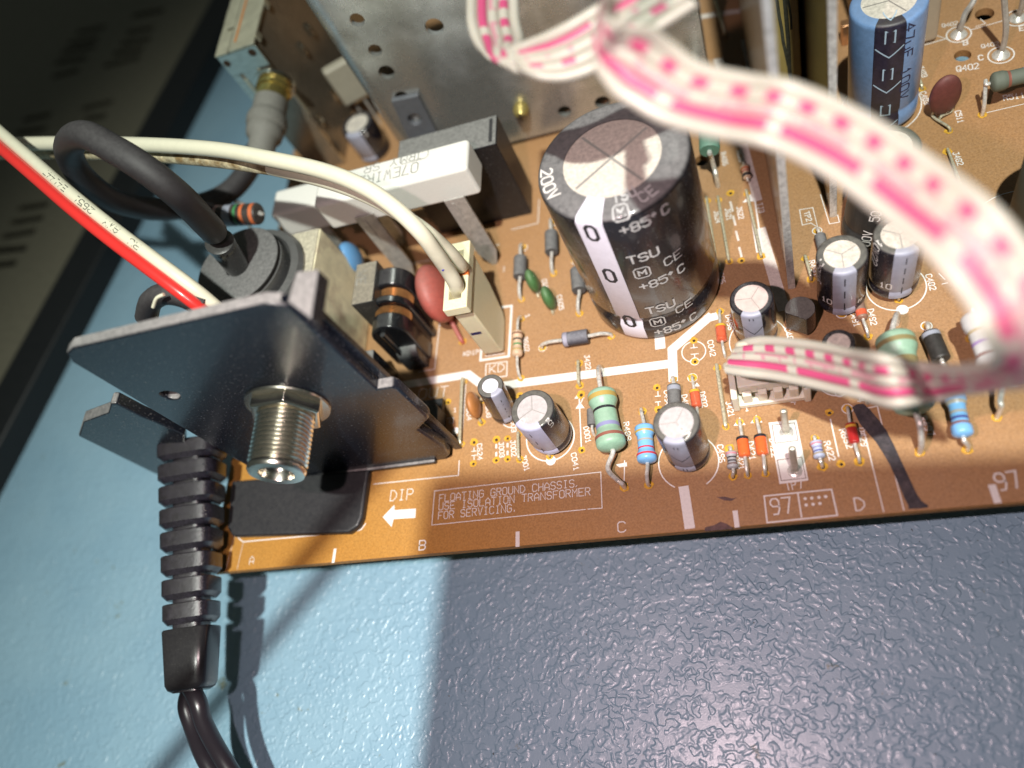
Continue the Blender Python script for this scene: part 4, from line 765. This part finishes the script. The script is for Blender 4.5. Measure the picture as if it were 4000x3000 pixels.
q = MB(); q.prism([(-61.6,5.2+2.6),(-62.2,6.0),(-64.2,4.9),(-91.5,6.6),(-93.2,8.5),(-94.5,19),(-61.2,17.6)], 0.1, 1.9, 'z'); q.build('base_skirt', blk, br_, bevel=.7, seg=3)
q = MB(); q.prism([tuple(P(*p,56))[:2] for p in ((1232,1263),(1139,1194),(1174,1075),(1261,1066))], 54.3, 57, 'z'); q.build('top_tab', blk_gloss, br_, bevel=.25)
q = MB(); q.prism([(-43.6,YP+TH-.2),(-42.0,YP+TH-.2),(-42.0,YP+TH+.9),(-43.6,YP+TH+.9)], 0.3, 55, 'z'); q.build('side_rim', blk_gloss, br_, bevel=.2)
q = MB(); q.box((-59.6,29,.3),(-57.3,39.2,11.2)); q.build('rear_lug', blk_gloss, br_, bevel=.4)
q = MB(); q.box((-58,YP+TH,.3),(-46,31,2.0)); q.build('floor_web', blk, br_, bevel=.3)
lo = [pp(*p, YP+4) for p in [(305,1705),(322,1648),(420,1612),(432,1576),(455,1577),(555,1628),(612,1650),(720,1700),(720,1890),(600,1850)]]
q = MB(); q.prism(lo, YP+4, YP+6.5, 'y'); q.build('cord_wing', blk_gloss, br_, bevel=.4)
# threaded F socket
YC = YP; fc_ = V((-60.4, YP, 30.6)); fs = thing('coaxial_socket', 'threaded nickel coaxial socket with washer and hex nut on the bracket', 'socket', (-60.4, YP, 0))
q = MB(); q.lathe([(7.0,0.05),(7.1,.25),(7.0,.6),(5.2,.62)], fc_, (0,-1,0), 56); q.build('washer', nickel, fs)
q = MB(); q.lathe([(6.3,.62),(6.35,1.0),(6.35,2.3),(6.0,2.6),(5,2.62)], fc_, (0,-1,0), 6); q.build('hex_nut', nickel, fs, bevel=.12)
prof = [(4.5,2.4)]
y_ = 2.6
while y_ < 10.4: prof += [(4.35,y_),(4.78,y_+.33),(4.78,y_+.40),(4.35,y_+.72)]; y_ += .78
prof += [(4.5,y_),(4.7,y_+.25),(4.7,y_+.9),(4.45,y_+1.3),(2.9,y_+1.32),(2.7,y_+.6),(2.6,y_-.6)]
q = MB(); q.lathe(prof, fc_, (0,-1,0), 64); q.build('threaded_barrel', nickel, fs, angle=40)
q = MB(); q.lathe([(2.65,y_-.3),(1.4,y_-.1),(.5,y_+.1),(.45,y_-.6)], fc_, (0,-1,0), 32); q.build('insulator', mat('grey_insulator', (.10,.13,.14), .25, coat=.5), fs)
# choke
ck = thing('line_choke', 'black choke with two copper windings between metal box and red disc capacitor', 'choke', (-54, 48, 0))
def arch(x, z, r, n=14): return [(x+r*math.cos(math.pi*i/n), z+r*math.sin(math.pi*i/n)) for i in range(n+1)]
for y_, y2_, cx_, zc, r_ in ((50.8,55.2,-53.8,11.4,4.4),(46.6,48.3,-53.6,11.6,4.4),(41.3,45.1,-53.9,10.7,4.0)):
    q = MB(); q.prism([(cx_+r_,.4)] + arch(cx_,zc,r_) + [(cx_-r_,.4)], y_, y2_, 'y'); q.build('flange', choke_m, ck, bevel=.5, seg=3)
for y_, y2_ in ((48.1,51.0),(44.9,46.8)):
    q = MB(); n = 9; pr_ = []
    for i in range(n+1): pr_ += [(3.55, i*(y2_-y_)/n), (3.75, (i+.5)*(y2_-y_)/n)]
    q.lathe(pr_[:-1], (-53.7, y_, 10.9), (0,1,0), 40); q.build('copper_winding', mat('copper_wire', (.50,.25,.10), .25, .7, noise=.2), ck)
    q = MB(); q.box((-57.3,y_,.4),(-50.3,y2_,10.6)); q.build('winding_side', mat('dark_winding_side', (.05,.03,.02), .4), ck)  # near-black brown block below each copper coil
q = MB(); q.box((-60.0,46.3,.4),(-55.2,56.3,17.2)); q.build('core_block', mat('choke_core', (.03,.03,.03), .4, dust=1, dcol=(.33,.30,.23), droof=.8, coat=.2), ck, bevel=.25)
q = MB(); q.prism([(39.4,.3),(39.4,4.6),(40.2,6.2),(42.0,7.4),(42.0,.3)], -55.2, -50.4, 'x'); q.build('front_foot', mat('choke_foot', (.02,.02,.022), .25, dust=1, dcol=(.30,.30,.29), droof=.3, coat=.3), ck, bevel=.35)
q = MB(); q.tube([(-54.6,40.9,13),(-54.4,40.8,8),(-54.2,40.2,3)], .6, 8); q.build('front_rib', choke_m, ck)
q = MB(); text(q, 'WE', (-59.3,54.2), (0,-1), (1,0), 2.0, 1.9, .22, lambda u,v,k=0.0: (u,v,17.26+k)); q.build('marking', grp, ck, fix=False)
bd_ = thing('blue_capacitor', 'sliver of a light blue part behind the metal box', 'capacitor', (-60,62,0)); C_ = P(1372,1012,9); q = MB(); q.ell(C_, (2.2,0,0), (0,3.4,0), (0,0,4.5)); q.build('body', mat('sky_blue_dip', (.12,.30,.55), .35), bd_)
# cream plug KD
kd = thing('cream_plug', 'tall cream two-wire plug with orange and blue pen marks, on the KD socket', 'plug', (-35.7, 45.7, 0))
crm = mat('cream_nylon', (.74,.69,.48), .36, noise=.03, sss=.2)
q = MB(); q.prism([(39.3,18.2),(39.3,2.2),(40.2,.4),(47.6,.3),(49.0,1.6),(51.0,9),(52.3,18.2)], -37.5, -33.6, 'x'); q.build('body', crm, kd, bevel=.5, seg=3)
plate_holes([(-38.1,38.3),(-33.3,38.3),(-33.3,53.4),(-38.1,53.4)], [[(-37.0,40.6),(-34.6,40.6),(-34.6,44.6),(-37.0,44.6)],[(-37.0,47.2),(-34.6,47.2),(-34.6,51.4),(-37.0,51.4)]], lambda u,v,w_: (u,v,18.2+w_), 2.3).build('flange', crm, kd, bevel=.3)
q = MB(); q.box((-38.12,45.3,19.9),(-33.28,46.4,20.56)); q.build('orange_mark', mat('orange_pen', (.72,.20,.05), .5), kd)
q = MB(); a_ = PY(1830,1300,39.9); q.box((-36.9,39.3,9.4),(-34.8,39.38,10.3)); q.build('blue_mark', mat('blue_pen', (.05,.05,.45), .5), kd)
# C001 chip, round transistor
ic = thing('optocoupler', 'small black notched chip at the bracket edge next to the number 1', 'chip', (-46.4,25,0))
q = MB(); q.prism([(-51.1,20.6),(-46.5,20.6),(-45.6,21.4),(-45.6,23.4),(-46.2,23.6),(-46.2,24.6),(-45.6,24.8),(-45.6,27.6),(-46.2,28.4),(-51.1,28.4)], .5, 4.6, 'z'); q.build('package', mat('chip_package', (.012,.012,.012), .4, noise=.2, bump=.02), ic, bevel=.25)
q = MB(); q.tube([(-46.6,20.8,2),(-45.3,20.2,1.4),(-44.8,19.9,-.5)], .25, 8); q.build('pin', tin, ic)
q = MB(); text(q, '817 A', (-48.1,27.8), (0,-1), (1,0), 1.3, 1.1, .12, lambda u,v,k=0.0: (u,v,4.63+k)); q.build('marking', mat('faint_print', (.07,.07,.07), .6), ic, fix=False)
to = thing('transistor', 'round black transistor with dusty top and flat side, at the foot of the metal plate', 'transistor', (22.4,34.8,0))
c_ = V((22.4,35.0)); out = [(c_.x+2.45*math.cos(math.radians(a)), c_.y+2.45*math.sin(math.radians(a))) for a in range(-75,200,11)]
q = MB(); q.prism(out, .9, 6.2, 'z'); q.build('case', mat('transistor_case', (.014,.013,.014), .25, dust=1.0, dcol=(.19,.185,.165), coat=.3, droof=.8), to, bevel=.12)
for dx_ in (-1.27,0,1.27): q = MB(); q.cyl((22.4+dx_,35,-.5),(22.4+dx_,35,1.1),.22,n=8); q.build('lead', tin, to)
for i_, (px, py) in enumerate(((3072,1690),(3105,1840))):
    a_ = P(px,py); q = MB(); q.box((a_.x-.55,a_.y-.42,.35),(a_.x+.55,a_.y+.42,8.9 if i_ == 0 else 10.0)); o = q.build('test_pin', mat('test_pin_metal', (.50,.48,.40), .32, .6, noise=.25), None, bevel=.38, seg=4, loc=(a_.x,a_.y,0)); tag(o, ('upper','lower')[i_]+' rounded metal test pin on the white TP7 rectangle', 'test pin', 'test pins on the white TP7 rectangle')
# four-pin connector
jh = thing('pin_header', 'milky white four-pin header with open comb front, marked 1 and 4', 'connector', (15.5,23.5,0)); nyl = mat('milky_nylon', (.74,.71,.60), .32, sss=.3, noise=.03)
q = MB(); q.box((9.2,20.6,.2),(21.8,27.2,1.4)); q.build('base', nyl, jh, bevel=.2)
for xa, xb in ((9.2,10.3),(20.8,21.9)): q = MB(); q.box((xa,20.2,.2),(xb,27.3,5.2)); q.build('end_wall', nyl, jh, bevel=.25)
q = MB(); q.box((10.3,26.4,1.4),(20.8,27.2,5.0)); q.build('rear_wall', nyl, jh, bevel=.2)
for i in range(4): x_ = 11.8+2.5*i; q = MB(); q.box((x_-.3,23.4,.5),(x_+.3,24,3)); q.build('pin', tin, jh)
jp = thing('wire_housing', 'milky white plug housing with four wire slots seated in the header', 'connector', (15.5,23.5,3))
q = MB(); q.box((10.5,21.9,3.0),(20.6,26.1,5.8)); q.build('shell', nyl, jp, bevel=.3)
for i in range(4): x_ = 11.8+2.5*i; q = MB(); q.box((x_-.75,20.9,1.4),(x_+.75,21.88,4.3)); q.build('comb_tooth', nyl, jp, bevel=.18)
# ================================================================== cables
wht = mat('ivory_insulation', (.70,.67,.52), .33, noise=.03, coat=.15); wht2 = mat('soiled_ivory_insulation', (.55,.49,.33), .5, noise=.5, nscale=900, col2=(.22,.15,.07), c2scale=240, bump=.1)
tw = thing('white_twin_cable', 'ivory two-wire cable arching from the left edge into the cream plug', 'cable', (-80,60,0))
q = MB(); q.tube([P(-200,560,52), P(-60,568,52), P(45,563,52), P(300,560,51), P(600,567,50), P(850,585,49), P(1050,620,48), P(1260,667,46), P(1420,730,44), P(1540,810,41), P(1640,905,37), P(1700,985,32), P(1745,1050,27), P(1778,1105,23), (-35.8,42.8,19), (-35.8,42.8,14)], 1.38, 20, sub=10); q.build('wire', wht, tw)
q = MB(); q.tube([P(1050,655,44), P(1260,705,42), P(1430,765,40), P(1560,835,38), P(1660,900,35), P(1730,960,30), P(1775,1005,26), P(1803,1040,22), (-35.8,49.2,18.5), (-35.8,49.2,14)], 1.25, 20, sub=10); q.build('wire', wht, tw)
q = MB(); q.tube([P(-200,610,48), P(60,597,48), P(300,597,48), P(600,608,47), P(850,628,46), P(1052,655.5,44)], 1.30, 20, sub=10); q.build('soiled_wire', wht2, tw)
q = MB(); h0 = P(1738,1045,28.6); tv = (P(1760,1080,26)-P(1735,1035,28)).normalized(); cn = (CAM-h0).normalized(); sv = tv.cross(cn).normalized(); q.ell(h0+cn*.1, (sv+tv*.4)*.75, (tv-sv*.3)*.28, cn*.25, 12); q.build('blue_mark', MATS['blue_pen'], tw)
rw = thing('red_white_cable', 'flat red and white paired wire running down from the left edge behind the bracket', 'cable', (-80,40,0))
pth = [(-160,372,62),(0,515,60),(150,645,58),(300,775,56),(450,895,53),(600,1008,50),(720,1098,47),(800,1160,44),(880,1230,40),(960,1300,34)]
pw = [P(*p) for p in pth]; pr2 = [P(p[0]-19, p[1]+44, p[2]) for p in pth]
q = MB(); q.tube(pw, 1.12, 20, sub=10); q.build('white_wire', wht, rw)
q = MB(); q.tube(pr2, 1.05, 20, sub=10); q.build('red_wire', mat('red_insulation', (.72,.035,.03), .3, coat=.2), rw)
q = MB(); sm_ = smooth(pw, 30)
cum = [0.0]
for a_, b2 in zip(sm_, sm_[1:]): cum.append(cum[-1]+(b2-a_).length)
def at_len(s_):
    s_ = max(0.01, min(cum[-1]-.01, s_)); i = max(j for j in range(len(cum)) if cum[j] <= s_); i = min(i, len(sm_)-2)
    f_ = (s_-cum[i])/(cum[i+1]-cum[i]); return sm_[i].lerp(sm_[i+1], f_), (sm_[i+1]-sm_[i]).normalized()
s0_ = min(range(len(sm_)), key=lambda i: (sm_[i]-P(520,985,52)).length)
def wmap(u, v, k=0.0):
    p, t_ = at_len(cum[s0_]-u); n_ = (CAM-p); n_ = (n_-t_*n_.dot(t_)).normalized(); sd = t_.cross(n_); a_ = v/1.12
    return p + (n_*math.cos(a_) + sd*math.sin(a_))*(1.15+k)
text(q, 'RU  AWM  2651  E41447', (0,-.45), (1,0), (0,1), 1.05, 1.3, .15, wmap, wd=.95); q.build('printing', mat('grey_wire_print', (.12,.12,.1), .6), rw, fix=False)
bc = thing('black_audio_cable', 'dusty black cable looping from the round jack disc to the tuner plug', 'cable', (-80,53,28))
lp = [P(835,905,40), P(800,868,44), P(700,765,52), P(560,655,58), P(430,575,61), P(340,530,62), P(285,545,60), P(270,600,56), P(320,690,50), P(430,775,42), P(560,812,34), P(690,815,28), P(810,792,24), P(900,745,22), P(965,670,21), P(1000,590,21), plug_end]
q = MB(); q.tube(lp, 2.45, 20, sub=10); q.build('jacket', cab, bc)
ax2 = (P(815,880,42.5)-P(930,1035,29)).normalized(); e0 = P(928,1040,28.5)
q = MB(); q.lathe([(1.9,-2),(2.35,0),(2.5,1.0),(2.6,7.5),(2.5,8),(2.75,8.2),(2.75,9.2),(2.2,9.4)], e0, ax2, 32); q.build('plug_boot', mat('glossy_boot', (.02,.02,.02), .2, coat=.4, dust=.3, dcol=(.15,.15,.14)), bc)
cl = thing('cable_ear', 'dusty black rounded ear with a pale strip behind the bracket top edge', 'cable clip', (-84,30,38))
q = MB(); q.tube([P(572,1240,42), P(590,1178,45), P(645,1148,46), P(720,1160,45), P(800,1200,43)], 1.9, 16, sub=6); q.build('ear', cab, cl)
q = MB(); q.tube([P(598,1200,47.2), P(612,1165,48.4), P(640,1150,48.6)], .3, 10, sub=5); q.build('pale_strip', wht, cl)
# strain relief with cord
srl = thing('mains_cable', 'black twin power cord with ribbed strain relief hanging in front of the board', 'mains cable', (-92,0,5))
A_, B_ = P(752,1735,11.6), P(748,2700,3.0); da = (B_-A_).normalized(); La = (B_-A_).length
up_ = V((0.25,-.1,1)); up_ = (up_-da*up_.dot(da)).normalized(); sd_ = da.cross(up_).normalized()
def relief_sec(w_, h_, n=44): return [(w_*math.copysign(abs(math.cos(a))**.5, math.cos(a)), h_*math.copysign(abs(math.sin(a))**.5, math.sin(a))) for a in [2*math.pi*i/n for i in range(n)]]
def loft(secs, mm, nm, par, ang=40):
    q = MB(); n = len(secs[0][1]); vs = []; fs = []
    for s_, sec in secs: vs += [A_ + da*s_ + sd_*a + up_*b for a, b in sec]
    for j in range(len(secs)-1):
        for i in range(n): fs.append((j*n+i, j*n+(i+1)%n, (j+1)*n+(i+1)%n, (j+1)*n+i))
    fs += [tuple(reversed(range(n))), tuple(range((len(secs)-1)*n, len(secs)*n))]; q.add(vs, fs); return q.build(nm, mm, par, angle=ang)
loft([(s_, relief_sec(3.3-.01*s_, 2.9)) for s_ in [La*i/20 for i in range(21)]], rubber, 'core', srl)
NR = 8; pitch_ = La*0.765/NR; s_ = 0.0
for i in range(NR):
    f_ = i/(NR-1); w_ = 6.3 - 1.6*f_; h_ = 4.6-.5*f_; th = pitch_*.84
    loft([(s_,relief_sec(w_*.97,h_*.97)),(s_+.05*th,relief_sec(w_,h_)),(s_+.74*th,relief_sec(w_*.99,h_*.99)),(s_+th,relief_sec(w_*.80,h_*.86))], rubber, 'ribbed_ring', srl, 22); s_ += pitch_
loft([(s_,relief_sec(4.6,3.8)),(s_+.3,relief_sec(4.75,4.0)),(La-1.4,relief_sec(4.1,3.7)),(La-.5,relief_sec(3.7,3.3)),(La,relief_sec(2.9,2.4))], mat('glossy_relief_end', (.012,.011,.014), .2, dust=.12, dcol=(.15,.15,.13)), 'end_sleeve', srl)
for k_, (o1, r_) in enumerate(((-1.3,1.65),(1.5,1.6))):
    q = MB(); q.tube([A_+da*(La-2)+sd_*o1*.6, P(752+(k_*2-1)*22,2745,2.2+k_*1.2), P(775+(k_*2-1)*24,2830,.5+k_), P(835+(k_*2-1)*34,2960,-4+k_), P(935+(k_*2-1)*40,3120,-8+k_), P(1060+(k_*2-1)*56,3280,-12+k_)], r_, 18, sub=10); q.build('conductor', cordm, srl)
# ---- pink and white ribbon cables
pk = mat('pink_print', (.44,.06,.15), .4); pk2 = mat('pale_pink_print', (.44,.22,.25), .4); ivo = mat('ivory_ribbon', (.42,.395,.34), .38, sss=.15)
def ribbon(nm, label, stations, W=7.6, n=5, flip=9e9):
    """stations: (Lx,Ly,Rx,Ry, depth, tilt sign)"""
    Lp, Rp = [], []
    for (lx,ly,rx,ry,dep,s_) in stations:
        wpx = math.hypot(rx-lx, ry-ly)*dep/FPX; miss = math.sqrt(max(0, W*W-wpx*wpx)); Lp.append(PD(lx,ly,dep+s_*miss/2)); Rp.append(PD(rx,ry,dep-s_*miss/2))
    Ls, Rs = smooth(Lp, 40), smooth(Rp, 40); mid = [(a+b2)/2 for a, b2 in zip(Ls,Rs)]
    # resample evenly, about 0.35 mm
    cum = [0.0]
    for a, b2 in zip(mid, mid[1:]): cum.append(cum[-1]+(b2-a).length)
    N_ = int(cum[-1]/.35); P1, P2 = [], []; j = 0
    for i in range(N_+1):
        s_ = cum[-1]*i/N_
        while j < len(cum)-2 and cum[j+1] < s_: j += 1
        f_ = (s_-cum[j])/max(1e-9, cum[j+1]-cum[j]); P1.append(Ls[j].lerp(Ls[j+1], f_)); P2.append(Rs[j].lerp(Rs[j+1], f_))
    m_ = 6; prof = []; r_ = W/n/2
    for c in range(n):
        for k in range(m_+ (1 if c == n-1 else 0)):
            a = math.pi*k/m_; prof.append(((c+.5)*2*r_ - r_*math.cos(a)*.97, r_*.86*math.sin(a)+.06, c))
    q = MB(); pn = len(prof); vs = []; fs = []; mi = []
    for i in range(N_+1):
        w_ = (P2[i]-P1[i]).normalized(); t_ = (P1[min(i+1,N_)]+P2[min(i+1,N_)]-P1[max(i-1,0)]-P2[max(i-1,0)]).normalized(); nn = t_.cross(w_).normalized()
        vs += [P1[i]+w_*u+nn*h for u, h, c in prof]; vs += [P1[i]+w_*u-nn*h for u, h, c in reversed(prof)]
    K = 2*pn
    for i in range(N_):
        s_ = i*.35
        for k in range(K):
            c = prof[k][2] if k < pn else prof[K-1-k][2]; m__ = 0; c = n-1-c if i > N_*flip else c; kk = (k % m_) if k < pn else -1; inner = k < pn-1 and 1 <= kk <= 4; face2 = k >= pn and (1 <= ((K-1-k) % m_) <= 4)
            on = inner or face2
            if c == 1 and on and (s_ % 11.5) < 9.6: m__ = 1
            if c == 3 and on and (s_ % 3.9) < 1.75: m__ = 1
            if c == 2 and on and (s_ % 2.9) < .45: m__ = 2
            if c == 2 and k < pn and kk in (1,2) and (s_ % 9) < 6: m__ = 2
            fs.append((i*K+k, i*K+(k+1)%K, (i+1)*K+(k+1)%K, (i+1)*K+k)); mi.append(m__)
    q.v = vs; q.f = fs; q.m = mi
    t = thing(nm, label, 'ribbon cable', tuple(mid[len(mid)//2]), 'pink and white ribbon cables'); q.build('insulation', [ivo, pk, pk2], t, angle=60); return t
S1 = [(2376, -80, 2392, -90, 77.9, 1), (2370, 0, 2390, -5, 80.2, 1), (2345, 95, 2386, 50, 83.8, 1), (2328, 185, 2392, 90, 79, 1), (2330, 265, 2440, 125, 80, 1), (2384, 362, 2545, 185, 80, 0.6), (2460, 415, 2620, 218, 80, 0.3), (2590, 486, 2745, 258, 80, 0), (2791, 542, 2910, 306, 80, 0), (2995, 583, 3100, 338, 80, 0), (3226, 696, 3400, 448, 76, 0), (3452, 867, 3640, 600, 72.0, 0), (3655, 1044, 3870, 770, 67.3, 0), (3791, 1225, 4045, 1000, 66.1, 0), (3815, 1300, 4150, 1170, 66.1, 0), (3850, 1360, 4220, 1350, 68.4, 0.2), (3860, 1405, 4130, 1473, 73.2, -0.3), (3800, 1428, 3960, 1523, 82.6, -0.8), (3698, 1432, 3790, 1544, 90.9, -0.8), (3590, 1418, 3665, 1554, 96.1, -0.6), (3445, 1380, 3505, 1526, 94, -0.2), (3323, 1360, 3380, 1512, 101.5, 0.3), (3215, 1336, 3250, 1512, 107.5, 0.5), (3106, 1321, 3125, 1476, 112.5, 0.5), (2998, 1314, 3000, 1446, 117, 0.5), (2935, 1322, 2905, 1434, 119.5, 0.5), (2898, 1338, 2850, 1424, 121.5, 0.5)]
ribbon('ribbon_cable', 'blurred pink and white ribbon cable sweeping across the right side to the four-pin header', S1, flip=.62)
S2 = [(1818,-80,1980,-80,112,0),(1820,0,1981,0,111,0),(1822,90,1985,90,109,0),(1845,165,1992,160,107,.3),(1885,212,2003,222,104,.8),(1940,215,2035,280,102,.9),(2000,190,2085,308,100,.8),(2068,156,2150,316,99,.6),(2136,126,2225,306,98,.4),(2226,78,2320,270,97,.2),(2316,25,2425,180,96,.3),(2430,-40,2560,85,94,.3),(2540,-110,2700,0,92,.3)]
ribbon('ribbon_cable', 'sharper pink and white ribbon cable curling at the top centre above the heatsink sheet', S2)
wr = thing('connector_wires', 'four cream wires with blue and red rings bending into the four-pin housing', 'wires', (15.5,23.5,9))
PRP = mat('purple_ring', (.07,.06,.30), .5); RR = mat('red_ring', (.45,.06,.03), .5); wsh = mat('cream_single_wire', (.62,.56,.44), .4)
for i in range(4):
    a_ = P(2850+16*i*1.0, 1424-28.6*i, 14.5+.6*i) ; x_ = 11.8+2.5*i; b2 = V((x_,24,5.4)); p_ = [P(2905+12*i,1432-27*i,15.5+.5*i), P(2862+14*i,1430-27*i,15.0+.6*i), P(2838+16*i,1430-26*i,13.6+.7*i), P(2850+20*i,1442-20*i,12.0), b2.lerp(P(2850+20*i,1442-20*i,12.0), .45)+V((0,0,.8)), b2+V((0,0,1)), b2-V((0,0,1))]
    q = MB(); q.tube(p_, .62, 12, sub=6); o = q.build('wire', wsh, wr); sm2 = smooth(p_, 12)
    for k_, mm in ((50, PRP), (56, RR if i in (1,2,3) else PRP)):
        q = MB(); q.tube(sm2[k_:k_+3], .655, 12, caps=False); q.build('ink_ring', mm, o)
# ================================================================== the phone that takes the picture: it stands between lamp and board
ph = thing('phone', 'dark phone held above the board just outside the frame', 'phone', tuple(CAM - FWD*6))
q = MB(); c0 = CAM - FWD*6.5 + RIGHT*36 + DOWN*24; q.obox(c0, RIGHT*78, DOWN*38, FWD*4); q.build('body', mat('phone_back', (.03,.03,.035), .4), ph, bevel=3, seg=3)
q = MB(); a_, b2 = V((-63.4,-69,150)), V((-31.2,-32,150)); dd = (b2-a_).normalized(); q.tube([a_-dd*45+V((0,0,-6)), a_, b2, b2+dd*14], 1.5, 12, sub=6); q.build('unseen_shadow_cord', mat('shadow_cord_cloth', (.05,.05,.05), .7), ph)  # unseen cord added to cast the thin diagonal shadow
